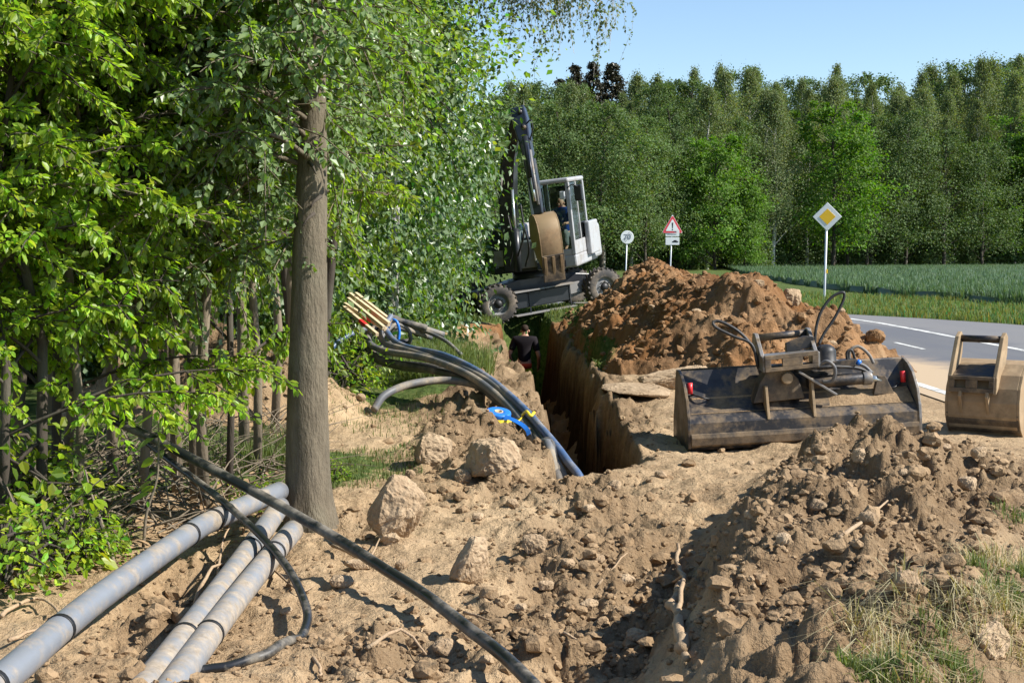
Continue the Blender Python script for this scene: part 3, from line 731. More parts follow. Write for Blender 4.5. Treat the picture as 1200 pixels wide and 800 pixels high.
def make_tree(name, label, cat, loc, wood, P, D, N, leafsize, tpl, leafmat, barkmat, rg, group=None, spread=.28, yellow=.2, rot=0.0, part_names=('trunk', 'crown')):
    t = thing(name, label, cat, loc, (0, 0, rot), group)
    o = wood.build(part_names[0], M[barkmat], None, True); o.parent = t
    sz = leafsize * rg.uniform(.45, 1.35, len(P)); V, F, C = leaves_np(P, D, N, sz, tpl, tint(len(P), rg, spread, yellow))
    c = obj_me(part_names[1], mesh_np(part_names[1], V, F, C, smooth=False), M[leafmat]); c.parent = t; c['kind'] = 'stuff'
    return t
def place(src, loc, rz, sc, label, group=None):
    c = copy_tree(src); c.matrix_basis = Matrix.LocRotScale(Vector(loc), Euler((0, 0, rz)), Vector((sc[0], sc[1], sc[2])))
    c['label'] = label
    if group: c['group'] = group
    return c
def wobble(rg, h, k=7, lean=(0, 0), amp=.05):
    return [(lean[0] * h * i / (k - 1) + (rg.normal() * amp if 0 < i else 0), lean[1] * h * i / (k - 1) + (rg.normal() * amp if 0 < i else 0), h * i / (k - 1)) for i in range(k)]

# --- the tree with the bare trunk
rg = np.random.default_rng(21)
b = G(362, 608); b.z = gz(b.x, b.y)
tr_pts = [(-.0, 0, -.15), (0, 0, 0.02), (-.004, 0, .25), (.0, 0, .8), (.02, 0, 1.5), (.045, .02, 2.4), (.06, .02, 3.6), (.1, .05, 5.2), (.1, .1, 7.5)]
tsp = [tuple(p) for p in spline(tr_pts, 6)]
mb, P, D, N = branchy(rg, tsp, .118, .03, 60, 1.95, 4.6, lambda f: .95 - .2 * f, .12, 12, .5, 34, .07, .45, rads=[float(np.interp(p[2], [-.15, .02, .12, .25, .8, 1.5, 2.4, 3.6, 5.2, 7.5], [.155, .140, .130, .125, .112, .096, .068, .052, .035, .015])) for p in tsp], thick=.13, azim=lambda r_: (r_.normal() * .55 - 1.95) if r_.random() < .45 else r_.uniform(.7, 4.4))
main = make_tree('deciduous_tree', 'tall tree with a straight bare grey trunk beside the plastic pipes', 'tree', b, mb, P, D, N, .048, LEAF_KITE, 'leaf_mid', 'bark', rg, yellow=.12)
wood_o = [o for o in main.children if o.name.startswith('trunk')][0]
co = np.empty(len(wood_o.data.vertices) * 3, dtype=np.float32); wood_o.data.vertices.foreach_get('co', co); co = co.reshape(-1, 3)
axx = np.interp(co[:, 2], [p[2] for p in tr_pts], [p[0] for p in tr_pts]); axy = np.interp(co[:, 2], [p[2] for p in tr_pts], [p[1] for p in tr_pts]); rx_, ry_ = co[:, 0] - axx, co[:, 1] - axy
ang = np.arctan2(ry_, rx_); nearax = np.hypot(rx_, ry_) < .2
fl = 1 + .045 * vnoise(np.cos(ang) * 1.6 + 5, np.sin(ang) * 1.6 + co[:, 2] * 1.3, 301) + .025 * vnoise(np.cos(ang) * 4, np.sin(ang) * 4 + co[:, 2] * 5, 302) + np.clip(.22 - co[:, 2], 0, .4) * (.35 + .5 * np.sin(ang * 5 + .6))
fl = np.where(nearax & (co[:, 2] < 3), fl, 1); co[:, 0] = axx + rx_ * fl; co[:, 1] = axy + ry_ * fl
wood_o.data.vertices.foreach_set('co', co.ravel()); wood_o.data.update()
# stubs and knots on the trunk
for (px, py, s) in ((362, 190, 1), (376, 230, -1), (368, 250, -1)):
    w = W(px, py, b.y - .10) - b; st = MB().tube([w, w + Vector((.03 * s, -.05, -.03)), w + Vector((.05 * s, -.08, -.07))], [.012, .008, .004], 6); o = st.build('branch_stub', M['bark_dark'], None, True); o.parent = main

# --- thicket saplings on the left
def sapling(seed, h, r, n1, zlo, len1, leafsize, leafmat, tpl, per=50, n2=14, len2=.42, lean=(0, 0), barkm='bark_sapling', yellow=.12, droop=.5, name='sapling', label='', cat='sapling', rise=.35):
    rg = np.random.default_rng(seed)
    mb, P, D, N = branchy(rg, wobble(rg, h, 8, lean, .05), r, .012, n1, zlo, h * .97, len1, rise, n2, len2, per, leafsize, droop, thick=.2)
    return make_tree(name, label, cat, (0, 0, 0), mb, P, D, N, leafsize, tpl, leafmat, barkm, rg, yellow=yellow)
GRP = 'saplings in the thicket beside the trunk'
A = sapling(31, 4.6, .036, 32, 1.35, lambda f: 1.0 - .35 * f, .040, 'leaf_mid', LEAF_KITE, label='slim pale stemmed sapling with broad silvery leaves')
B = sapling(32, 4.4, .030, 32, 1.3, lambda f: 1.05 - .35 * f, .041, 'leaf_bright', LEAF_OVAL, label='bright yellow green sapling', yellow=.12)
C = sapling(33, 3.6, .030, 30, .65, lambda f: 1.0 - .3 * f, .044, 'leaf_bright', LEAF_OVAL, label='bright leafy sapling', yellow=.13, barkm='bark_dark')
def put(o, px, py, first=None, rz=0.0, sc=(1, 1, 1), label=None, d=None):
    g = W(px, 400, d) if d else G(px, py); g.z = gz(g.x, g.y) - .03
    if first: o.matrix_basis = Matrix.LocRotScale(g, Euler((0, 0, rz)), Vector(sc)); o['label'] = label; o['group'] = GRP; return o
    return place(o, g, rz, sc, label, GRP)
put(A, 240, 592, True, 0.2, label='twin pale stemmed sapling next to the bare grey trunk')
put(A, 229, 585, None, -.6, (.95, .95, .9), 'slender sapling grown against the twin pale stemmed one')
put(C, 268, 575, None, .7, (.8, .8, 1.25), 'dark stemmed sapling with a straight black trunk next to the bare grey trunk')
put(B, 165, 600, True, .1, label='bright yellow green sapling above the raised end of the long black pipe')
put(C, 48, 640, True, 0.2, label='dark stemmed bright green maple sapling above the grey pipe')
MID = 'leafy sapling deep in the thicket, its stem half hidden'
for i, (src, px, d, s) in enumerate([(C, 62, 7.8, 1.0), (B, -15, 6.9, 1.0), (A, 130, 8.4, 1.05), (A, 20, 8.0, 1.05), (B, 75, 8.8, 1.1), (B, 190, 9.2, 1.1), (C, -60, 7.8, 1.15), (C, 0, 6.6, .9), (B, 85, 7.2, .95),
                                     (A, 285, 10.0, 1.15), (B, 225, 10.6, 1.2), (A, 150, 10.8, 1.3), (B, 320, 11.2, 1.25), (A, 60, 10.6, 1.3), (B, -20, 9.6, 1.25), (A, 345, 12.0, 1.2), (A, 205, 8.5, 1.05), (B, 300, 9.4, 1.1),
                                     (B, 130, 12.4, 1.5), (A, 250, 12.8, 1.5), (B, 20, 12.2, 1.5)]):
    rz = [.0, .5, -.5, .9, -.9, .25, -.3][i % 7]
    put(src, px, 0, None, rz, (s, s, s), MID, d=d)

# --- dense bushes behind, dark green
def bush(seed, h, R, nclump, per, leafsize, leafmat, spread=.3, zmin=.25, barkm='bark_dark', name='dense_bush', label='', cat='bush', sig=.30, tpl=LEAF_KITE, shape=None, stems=6, flat=.8, drop=.45):
    rg = np.random.default_rng(seed); mb = MB(); C = []
    for i in range(nclump):
        zf = zmin / h + (1 - zmin / h) * rg.random() ** .85
        rr = R * (shape(zf) if shape else math.sqrt(max(0.02, 1 - (abs(zf - .42) / .62) ** 2.2))) * (rg.random() ** .33 if rg.random() < .8 else rg.random())
        az = rg.random() * 6.283; C.append((rr * math.cos(az), rr * math.sin(az), zf * h))
    C = np.array(C)
    for s_ in range(stems):
        az = s_ * 6.283 / stems + rg.random(); o = np.array([.12 * math.cos(az), .12 * math.sin(az), -.1])
        e = np.array([R * .55 * math.cos(az), R * .55 * math.sin(az), h * rg.uniform(.65, .95)]); Q = bez(o, (o + e) / 2 + np.array([-.2 * math.cos(az), -.2 * math.sin(az), .2 * h]), e, 8)
        mb.tube([tuple(p) for p in Q], [.05 * R / 2.2 * (1 - j / 9) + .008 for j in range(8)], 6, False)
        for _ in range(5):
            j = rg.integers(2, 8); c = C[np.argmin(np.linalg.norm(C - Q[j] - rg.normal(size=3) * .5, axis=1))]
            mb.tube([tuple(Q[j]), tuple((Q[j] + c) / 2 + np.array([0, 0, .1])), tuple(c)], [.018, .012, .006], 4, False)
    tot = nclump * per; ci = np.repeat(np.arange(nclump), per); sg = sig * rg.uniform(.6, 1.3, nclump)[ci][:, None]
    P = C[ci] + rg.normal(size=(tot, 3)) * sg * np.array([1, 1, flat]); P[:, 2] = np.maximum(P[:, 2], .05)
    out = P - np.array([0, 0, h * .4]); out /= np.linalg.norm(out, axis=1)[:, None] + 1e-9
    D = out * .5 + rg.normal(size=(tot, 3)) * .7 + np.array([0, 0, -drop]); N = np.array([0, 0, .8]) + out * .7 + rg.normal(size=(tot, 3)) * .55
    return make_tree(name, label, cat, (0, 0, 0), mb, P, D, N, leafsize, tpl, leafmat, barkm, rg, spread=spread, part_names=('stem', 'foliage') if cat == 'bush' else ('trunk', 'crown'))
GB = 'dense bushes behind the bare trunk'
B1 = bush(41, 4.6, 1.9, 170, 170, .082, 'leaf_dark'); B2 = bush(42, 5.6, 2.1, 190, 165, .082, 'leaf_mid', label='')
def bput(o, x, y, rz, sc, label, first=False):
    loc = Vector((x, y, gz(x, y) - .05))
    if first: o.matrix_basis = Matrix.LocRotScale(loc, Euler((0, 0, rz)), Vector(sc)); o['label'] = label; o['group'] = GB
    else: place(o, loc, rz, sc, label, GB)
bput(B1, -2.35, 19.3, 0, (1.05, 1.05, 1.3), 'dense dark green bush overhanging the coiled hoses and wooden stakes', True)
bput(B2, -2.25, 23.5, 1, (.85, .85, 1.35), 'tall green bush whose outer leaves hang in front of the excavator', True)
bput(B1, -2.5, 28.0, 2, (.8, .8, 1.6), 'dark bush standing close behind the excavator-side green bush')
BL = 'tall dark green bush filling the back of the thicket'
for (x, y, rz, s, src) in [(-3.6, 16.5, .7, 1.2, B2), (-5.4, 15.5, 2.5, 1.25, B1), (-3.9, 20.5, 3.6, 1.35, B1), (-7.4, 16.5, 4.4, 1.4, B2), (-6.0, 20, 5.2, 1.5, B2), (-9.2, 19, 1.4, 1.6, B1), (-4.2, 26, 0.3, 1.5, B2), (-8.5, 25, 2.8, 1.8, B2), (-12, 24, 2.0, 1.8, B1), (-3.5, 32, 1.9, 1.6, B1), (-6.2, 31, 1.0, 1.9, B2)]:
    bput(src, x, y, rz, (s, s, s), BL)
B3 = bush(45, 7.2, 2.0, 130, 170, .068, 'leaf_mid', zmin=3.5, name='deciduous_tree', cat='tree', shape=lambda z: math.sqrt(max(.02, 1 - (abs(z - .72) / .5) ** 2)), stems=5, label='leafy tree whose high crown hangs over the thicket beside the open sky')
B3.matrix_basis = Matrix.LocRotScale(Vector((-2.12, 14.2, gz(-2.12, 14.2) - .05)), Euler((0, 0, 0)), Vector((1.12, 1.12, 1)))
# low scrub beside the pipes
SC = bush(43, .55, .5, 46, 14, .062, 'leaf_bright', label='', sig=.10, zmin=.05, name='low_scrub', stems=5, tpl=LEAF_OVAL, spread=.35)
for i, (px, py, s) in enumerate([(12, 696, .62), (68, 668, .55), (-20, 650, 1.0), (112, 655, .35), (35, 630, .7), (388, 556, .30), (300, 590, .35), (420, 452, .8), (395, 470, .9), (400, 430, 1.1)]):
    g = G(px, py); g.z = gz(g.x, g.y) - .03
    lab = ['low leafy scrub at the foot of the thicket, above the longest grey pipe', 'low leafy weed growing close to the bare grey trunk', 'low green scrub below the wooden stakes'][0 if i < 5 else 1 if i < 7 else 2]
    if i == 0: SC.matrix_basis = Matrix.LocRotScale(g, Euler((0, 0, 0)), Vector((s, s, s))); o = SC; SC['label'] = lab
    else: o = place(SC, g, i * 1.3, (s, s, s), lab)
    o['group'] = ['scrub along the thicket edge', 'weeds by the trunk', 'scrub by the stakes'][0 if i < 5 else 1 if i < 7 else 2]

# --- birch whose hanging twigs reach in over the sky
rg = np.random.default_rng(61); mb = MB(); P = []; D = []; N = []
bb = Vector((-1.75, 19.6, gz(-1.75, 19.6)))
mb.tube([(0, 0, -.1), (.05, 0, 2), (.1, .05, 4), (.1, 0, 6.5), (.05, 0, 9.5)], [.11, .09, .07, .045, .012], 10)
for i in range(30):
    az = rg.random() * 6.283; L = rg.uniform(.8, 1.8); o = np.array([.1, 0, rg.uniform(4.8, 7.8)])
    e = np.array([rg.uniform(1.9, 3.35), rg.uniform(-.7, .7), rg.uniform(4.75, 5.9)]) if i % 3 else o + np.array([math.cos(az) * L, math.sin(az) * L * .7, rg.uniform(-.15, .5)])
    Q = bez(o, (o + e) / 2 + np.array([0, 0, .5]), e, 10); mb.tube([tuple(p) for p in Q], [.022 * (1 - j / 11) + .004 for j in range(10)], 5, False)
    for j in range(20):
        b0 = Q[rg.integers(4, 10)]; L2 = rg.uniform(.3, 1.0); q = bez(b0, b0 + np.append(rg.normal(size=2) * .16, .02), b0 + np.append(rg.normal(size=2) * .12 + np.array([-.10 * L2, 0]), -L2), 7)
        mb.tube([tuple(p) for p in q[::2]], [.004, .003, .0025, .002], 3, False)
        m_ = int(26 * L2) + 6; tt = rg.uniform(0.1, 1, m_) * 6; i0 = np.minimum(5, tt.astype(int)); fr = (tt - i0)[:, None]; p = q[i0] * (1 - fr) + q[i0 + 1] * fr
        P.append(p + rg.normal(size=(m_, 3)) * .02); D.append(rg.normal(size=(m_, 3)) * .6 + np.array([0, 0, -.8])); N.append(rg.normal(size=(m_, 3)) + np.array([.3, 0, .3]))
make_tree('birch_tree', 'birch with thin hanging twigs of tiny leaves reaching across the open sky', 'tree', bb, mb, np.concatenate(P), np.concatenate(D), np.concatenate(N), .055, LEAF_KITE, 'leaf_birch', 'bark_birch', rg)

# --- forest beyond the field
def forest_tree(seed, kind, label):
    rg = np.random.default_rng(seed)
    h, R, ncl, per, ls, mat, sig, flat, zmin, drop = {
        'birch': (21, 4.4, 120, 130, .21, 'leaf_birch', .72, 1.45, 4.0, 1.2), 'tall_birch': (24, 4.2, 110, 130, .20, 'leaf_birch', .66, 1.6, 6.0, 1.2),
        'oak': (15, 4.6, 120, 120, .33, 'leaf_oak', .8, .6, 1.8, .2), 'oak2': (17, 4.3, 120, 120, .33, 'leaf_oak', .8, .6, 2.4, .2),
        'mixed': (17, 4.4, 120, 130, .25, 'leaf_forest', .8, .85, 2.8, .5), 'mixed2': (19, 4.2, 130, 125, .25, 'leaf_forest', .78, .9, 2.5, .5),
        'spruce': (24, 7.5, 260, 60, .34, 'needle', .5, .5, 6.0, .6), 'scrub': (5.5, 2.6, 120, 40, .30, 'leaf_forest', .5, .8, .4, .3)}[kind]
    shp = {'b': lambda z: min(max(.012, 1 - z) * 2.1, max(.02, 1 - z) ** .4) * min(1, (z + .2) * 2.0), 't': lambda z: min(max(.012, 1 - z) * 1.9, max(.02, 1 - z) ** .45) * min(1, (z + .05) * 1.9),
           'o': lambda z: math.sqrt(max(.03, 1 - (abs(z - .45) / .6) ** 2.4)), 'm': lambda z: math.sqrt(max(.03, 1 - (abs(z - .38) / .66) ** 2)), 's': lambda z: max(.04, 1.05 - z)}[kind[0]]
    mb = MB(); C = []
    for i in range(ncl):
        zf = zmin / h + (1 - zmin / h) * rg.random() ** .9; az = rg.random() * 6.283; rr = R * shp(zf) * rg.random() ** .36 * (1 + .50 * float(vnoise(np.array([az * 1.1 + seed]), np.array([zf * 7.0]), seed)[0]) * 1.4)
        C.append((rr * math.cos(az), rr * math.sin(az), zf * h * .985))
    C = np.array(C); k = 9; tp = [(rg.normal() * .12 if i else 0, rg.normal() * .12 if i else 0, (h * .97) * i / (k - 1) - (.3 if i == 0 else 0)) for i in range(k)]
    r0 = .011 * h if kind[0] != 's' or kind == 'spruce' else .05
    mb.tube(tp, [r0 * (1 - i / k) + .02 for i in range(k)], 7, False)
    for c in C[::4]:
        zb = max(.5, c[2] - np.hypot(c[0], c[1]) * .7); a = np.array([np.interp(zb, [p[2] for p in tp], [p[0] for p in tp]), np.interp(zb, [p[2] for p in tp], [p[1] for p in tp]), zb])
        mb.tube([tuple(a), tuple((a + c) / 2 + np.array([0, 0, .25])), tuple(c)], [r0 * .32, r0 * .2, .015], 4, False)
    tot = ncl * per; ci = np.repeat(np.arange(ncl), per); sg = sig * rg.uniform(.55, 1.25, ncl)[ci][:, None] * np.clip(.35 + shp(.5) * (1 - C[ci][:, 2] / h) * 1.6, .35, 1)[:, None]
    P = C[ci] + rg.normal(size=(tot, 3)) * sg * np.array([1, 1, flat]); P[:, 2] = np.maximum(P[:, 2], .2)
    out = P - np.array([0, 0, h * .45]); out[:, 2] *= .5; out /= np.linalg.norm(out, axis=1)[:, None] + 1e-9
    D = out * .4 + rg.normal(size=(tot, 3)) * .6 + np.array([0, 0, -drop]); N = np.array([0, 0, .6]) + out * .8 + rg.normal(size=(tot, 3)) * .6
    tc = tint(tot, rg, .22, .15) * (0.72 + .56 * rg.random(ncl))[ci][:, None]
    t = thing('forest_tree' if kind != 'scrub' else 'forest_shrub', label, 'tree' if kind != 'scrub' else 'shrub')
    o = mb.build('trunk', M['bark_birch' if 'birch' in kind else 'bark_dark'], None, True); o.parent = t
    sz = ls * rg.uniform(.55, 1.2, tot); V, F, Cc = leaves_np(P, D, N, sz, LEAF_KITE, tc)
    c = obj_me('crown', mesh_np('crown', V, F, Cc, smooth=False), M[mat]); c.parent = t; c['kind'] = 'stuff'
    return t
FT = {}
FL = {'birch': 'feathery grey green birch in the forest behind the field', 'tall_birch': 'tall thin topped birch rising above the forest edge', 'oak': 'rounded bright green oak standing at the forest edge',
      'oak2': 'broad fresh green oak in the forest edge, taller than wide', 'mixed': 'mid green leafy tree at the forest edge behind the field', 'mixed2': 'dark leafy tree inside the forest behind the field',
      'spruce': 'dark brownish spruce with a pointed top above the forest', 'scrub': 'low dark shrub at the foot of the forest edge'}
FG = {'birch': 'birches in the forest', 'tall_birch': 'tall birches in the forest', 'oak': 'round oaks at the forest edge', 'oak2': 'broad oaks at the forest edge', 'mixed': 'mid green forest trees', 'mixed2': 'dark forest trees', 'spruce': 'spruces above the forest', 'scrub': 'shrubs along the forest edge'}
fr_ = random.Random(5)
def fput(kind, x, y, s=1.0, var=0, lab=None):
    key = (kind, var); lab = lab or FL[kind]
    loc = Vector((x, y, -.1)); sc = Vector((s * fr_.uniform(.85, 1.25), s * fr_.uniform(.85, 1.25), s)); rz = fr_.uniform(0, 6.28)
    if key not in FT:
        o = forest_tree(500 + len(FT) * 7, kind, lab); o['group'] = FG[kind]; FT[key] = o; o.matrix_basis = Matrix.LocRotScale(loc, Euler((0, 0, rz)), sc)
    else: place(FT[key], loc, rz, (sc.x, sc.y, sc.z), lab, FG[kind])
def fedge(px):            # distance of the forest edge along a picture column
    return float(np.interp(px, [450, 620, 900, 1200, 1400], [92, 96, 116, 138, 150]))
# front row, placed as seen
for (px, kind, top, dd, v, lab) in [(655, 'mixed', 120, 2, 0, 'leafy tree rising right behind the excavator cab'), (705, 'mixed', 118, 0, 1, 'broad mid green tree between the excavator cab and the round sign'), (757, 'mixed', 135, 1, 0, 'mid green tree standing behind the round and triangular signs'),
        (790, 'oak', 175, 6, 1, 'bright green oak peeping out above the triangular sign'), (838, 'oak', 158, 0, 0, 'rounded bright fresh green oak above the middle of the spoil heap'), (872, 'oak', 215, -2, 1, 'low bright green oak at the forest foot above the spoil heap'),
        (905, 'birch', 110, 4, 0, 'feathery birch with pale trunk between the two bright oaks'), (975, 'oak2', 118, 0, 0, 'tall broad fresh green oak behind the diamond priority sign'), (1015, 'mixed', 150, 3, 1, 'mid green tree leaning on the tall oak behind the priority sign'),
        (1060, 'mixed', 128, 2, 0, 'wide grey green tree at the forest edge behind the open crop'), (1105, 'mixed', 150, 1, 1, 'mid green tree above the digging bucket, lower than its neighbours'), (1150, 'mixed', 165, 0, 0, 'lowest mid green tree of the forest edge behind the crop'),
        (1180, 'oak', 135, 6, 0, 'yellow green oak at the far end of the forest edge'), (1215, 'oak2', 150, 2, 0, 'broad fresh green oak at the far end of the forest edge'), (1245, 'mixed', 140, 2, 1, 'mid green tree past the last oak of the forest edge'), (620, 'mixed', 130, 4, 1, 'leafy tree behind the excavator boom'), (580, 'mixed2', 110, 2, 0, 'dark leafy tree behind the thicket and the excavator')]:
    d = fedge(px) + dd; H = EYE + (295 - top) / FPX * d; base = {'mixed': 17, 'oak': 15, 'oak2': 17, 'birch': 21, 'mixed2': 19}[kind]
    fput(kind, (px - 600) / FPX * d, d, H / base, v, lab)
# rows behind
for row in range(6):
    px = 560 + row * 13
    while px < 1300:
        d = fedge(px) + 7 + row * 6.5 + fr_.uniform(-2, 2); kind = fr_.choice(['birch', 'birch', 'tall_birch', 'birch', 'mixed2'] if row < 2 else ['birch', 'tall_birch', 'tall_birch'] if row < 4 else ['mixed2', 'birch'])
        top = np.interp(px, [560, 640, 700, 760, 860, 960, 1060, 1200, 1300], [100, 100, 112, 92, 88, 82, 92, 72, 70]) + fr_.uniform(-10, 38) + (16 if row < 1 else 0)
        H = EYE + (295 - top) / FPX * d; base = {'birch': 21, 'tall_birch': 24, 'mixed2': 19}[kind]
        fput(kind, (px - 600) / FPX * d, d, H / base, row % 2); px += fr_.uniform(24, 50)
for (px, top) in ((672, 76), (694, 72), (716, 74), (655, 92)):
    d = fedge(px) + 40; fput('spruce', (px - 600) / FPX * d, d, (EYE + (295 - top) / FPX * d) / 24)
px = 600
while px < 1260:
    d = fedge(px) + fr_.uniform(3, 9); fput('scrub', (px - 600) / FPX * d, d, fr_.uniform(.45, .95), fr_.randrange(2)); d += fr_.uniform(18, 34); fput('scrub', (px - 590) / FPX * d, d, fr_.uniform(.8, 1.2), fr_.randrange(2)); px += fr_.uniform(16, 36)

# ------------------------------------------------------------------ grass
def blades(name, X, Y, Zb, h, w, mat, label, rg, lean=.35, spread=.25, cat='grass', wind=(.0, .0), yellow=.12):
    n = len(X); az = rg.random(n) * 6.283; L = h * rg.uniform(.5, 1.2, n); ln = lean * np.abs(rg.normal(size=n))
    dx = np.cos(az) * ln + wind[0]; dy = np.sin(az) * ln + wind[1]; sa = az + 1.57 + rg.normal(size=n) * .5
    sx = np.cos(sa) * w / 2; sy = np.sin(sa) * w / 2; B0 = np.stack([X, Y, Zb - .01], 1); S_ = np.stack([sx, sy, 0 * sx], 1)
    mid = B0 + np.stack([dx * L * .3, dy * L * .3, L * .6], 1); tip = B0 + np.stack([dx * L, dy * L, L * np.clip(1 - .35 * ln, .25, 1)], 1)
    V = np.stack([B0 - S_, B0 + S_, mid + S_ * .8, mid - S_ * .8, tip], 1).reshape(-1, 3); o = np.arange(n)[:, None] * 5
    F = np.concatenate([o + np.array([0, 1, 2]), o + np.array([0, 2, 3]), o + np.array([3, 2, 4])], 0)
    c = np.repeat(tint(n, rg, spread, yellow), 5, axis=0)
    ob = obj_me(name, mesh_np(name, V, F, c, smooth=False), M[mat]); return tag(ob, label, cat, kind='stuff')
rg = np.random.default_rng(77)
def patch(n, cx, cy, rx, ry):
    r = np.sqrt(rg.random(n)); a = rg.random(n) * 6.283; x = cx + rx * r * np.cos(a); y = cy + ry * r * np.sin(a); return x, y
def gpatch(name, label, spots, h, w, mat='grass', lean=.35, **kw):
    X = []; Y = []
    for (n, cx, cy, rx, ry) in spots:
        x, y = patch(n, cx, cy, rx, ry); X.append(x); Y.append(y)
    X = np.concatenate(X); Y = np.concatenate(Y); Zg = ground(X, Y)[0]; k = Zg > -.4
    return blades(name, X[k], Y[k], Zg[k], h, w, mat, label, rg, lean, **kw)
def pixspots(lst): return [(n_, *on_ground(px_, py_)[:2], rx_, ry_) for (n_, px_, py_, rx_, ry_) in lst]
gpatch('grass_tufts', 'fresh green grass tufts beside the dug earth, next to a pointed stone', pixspots([(330, 1010, 785, .08, .12), (260, 1060, 780, .09, .10), (160, 1100, 765, .08, .08), (300, 1180, 700, .09, .12), (200, 1150, 680, .08, .08), (300, 1200, 680, .08, .12), (150, 1190, 606, .10, .12), (120, 1125, 790, .06, .06)]), .075, .0045, lean=.9, spread=.35)
gpatch('dry_grass', 'matted pale dry grass lying over the mound beside the green tufts', pixspots([(220, 1025, 755, .12, .15), (380, 1110, 735, .2, .15), (260, 1160, 665, .16, .1), (260, 1190, 735, .12, .15), (130, 1070, 790, .15, .12)]), .12, .0035, 'straw', 1.6, yellow=.1)
gpatch('grass_patch', 'green grass growing between the bare trunk and the sandy heap', [(1800, -2.0, 9.9, .55, .7), (600, -1.62, 9.8, .25, .4)], .20, .006, lean=.4)
gpatch('short_turf', 'thin short turf in the trodden ground beside the trunk', [(1500, -1.05, 9.6, .45, .8), (900, -1.05, 12.5, .5, 1.6), (500, -1.5, 12.4, .5, 1.0)], .06, .006, lean=.6)
gpatch('grass_clump', 'tall soft grass clump behind the hose bundle', [(2600, -.85, 15.4, .38, .8), (1200, -1.05, 16.6, .4, .6), (700, -.45, 16.2, .25, .7)], .38, .008, lean=.55)
gpatch('trench_edge_turf', 'strip of torn turf along the far trench edge below the heap', [(800, 1.2, 19.5, .14, 2.0), (300, 1.1, 23, .12, 1.2)], .10, .012, lean=.8)
gpatch('meadow_tufts', 'ragged green turf between the mound and the road, beyond the dry grass', [(1500, 3.1, 7.0, .4, .32), (1500, 2.85, 5.6, .45, .6), (500, 2.5, 5.2, .3, .4)], .075, .005, lean=.8, spread=.35)
# roadside verge and the grass under the excavator
n = 26000; y = 28 + 26 * rg.random(n) ** 1.1; xe = np.interp(y, [p[1] for p in ROAD_R], [p[0] for p in ROAD_R]); x = xe + .05 + rg.random(n) ** 1.2 * np.clip(17 - xe, 1, 30) * np.clip(1 - (y - 28) / 60, .4, 1)
k = (np.abs(x / y) < .42); blades('verge_grass', x[k], y[k], ground(x[k], y[k])[0], .21, .020, 'grass', 'long green grass on the verge between the road and the crop', rg, .5, yellow=.4)
x = rg.uniform(-1.6, 3.4, 9000); y = rg.uniform(28.6, 36, 9000); z = ground(x, y)[0]; k = (z > -.2) & (road_mask(x, y)[0] < .1); blades('meadow_grass', x[k], y[k], z[k], .14, .018, 'grass', 'short green grass under the excavator', rg, .4)
# crop
CE = [(20, 24.0), (30, 16.5), (38, 13.9), (46, 12.9), (56, 12.7), (70, 13.6), (90, 15.4), (140, 21)]
gy = np.concatenate([np.arange(26, 60, .5), np.arange(60, 150, 1.5)]); V = []; ncx = 90
for y_ in gy:
    x0 = np.interp(y_, [c[0] for c in CE], [c[1] for c in CE]) + .25 * math.sin(y_ * 1.7) * .5
    for j in range(ncx + 1):
        x_ = x0 + (70 * (j / ncx) ** 1.6); V.append((x_, y_, .02 if j == 0 else .24 + .03 * math.sin(x_ * 2.1 + y_ * 1.3) + .02 * math.sin(x_ * 7 + y_)))
V = np.array(V); i_ = np.arange(len(gy) * (ncx + 1)).reshape(len(gy), ncx + 1); F = np.stack([i_[:-1, :-1], i_[:-1, 1:], i_[1:, 1:], i_[1:, :-1]], -1).reshape(-1, 4)
n = 46000; y = 30 * (140 / 30) ** (rg.random(n) ** .8); x0 = np.interp(y, [c[0] for c in CE], [c[1] for c in CE]); x = x0 + (rg.random(n) ** 1.5) * np.clip(y * .43 - x0, .5, 60)
wh = blades('crop_field', x, y, x * 0 + .02, .44, .034, 'wheat', 'blue green young cereal crop filling the field before the forest', rg, .25, .25, 'crop', yellow=.1)
sh = obj_me('leaf_canopy', mesh_np('leaf_canopy', V, F, tint(len(V), rg, .12, .1) * .75, smooth=True), M['wheat'], wh); sh['kind'] = 'stuff'

# ------------------------------------------------------------------ pipes and hoses
def drape(pts, r, lift=0.0):
    """keep a run of points from sinking into the ground"""
    P = np.array([tuple(p) for p in pts]); g = ground(P[:, 0], P[:, 1])[0]
    g = np.convolve(np.pad(g, 3, mode='edge'), np.ones(7) / 7, 'valid')
    P[:, 2] = np.maximum(P[:, 2], g + r + lift); return [Vector(p) for p in P]
def grey_pipe(label, pix, bands, mat='pipe_grey'):
    pts = [W(px, py, d) for px, py, d in pix]; c = spline(pts, 10)
    t = thing('drain_pipe', label, 'pipe', c[len(c) // 2])
    MB().pipe(c, .053, .046, 22).build('pipe_wall', M[mat], t, True)
    for f in bands:
        i = int(f * (len(c) - 1)); a = c[max(0, i - 1)]; b_ = c[min(len(c) - 1, i + 1)]; tt = (b_ - a).normalized()
        MB().pipe([c[i] - tt * .012, c[i] - tt * .006, c[i] + tt * .006, c[i] + tt * .012], .0565, .0535, 22).build('seal_ring', M['rubber_seal'], t, True)
    return t
def pg(px, py, z):     # pixel on a level z above the nominal ground
    g = G(px, py, z); return (px, py, g.y)
grey_pipe('longest grey plastic pipe, lying nearest the thicket', [pg(-45, 828, .14), pg(13, 787, .14), pg(70, 737, .14), pg(127, 692, .15), pg(221, 626, .17), pg(255, 607, .18), pg(328, 575, .18)], (.10, .345, .68, .82))
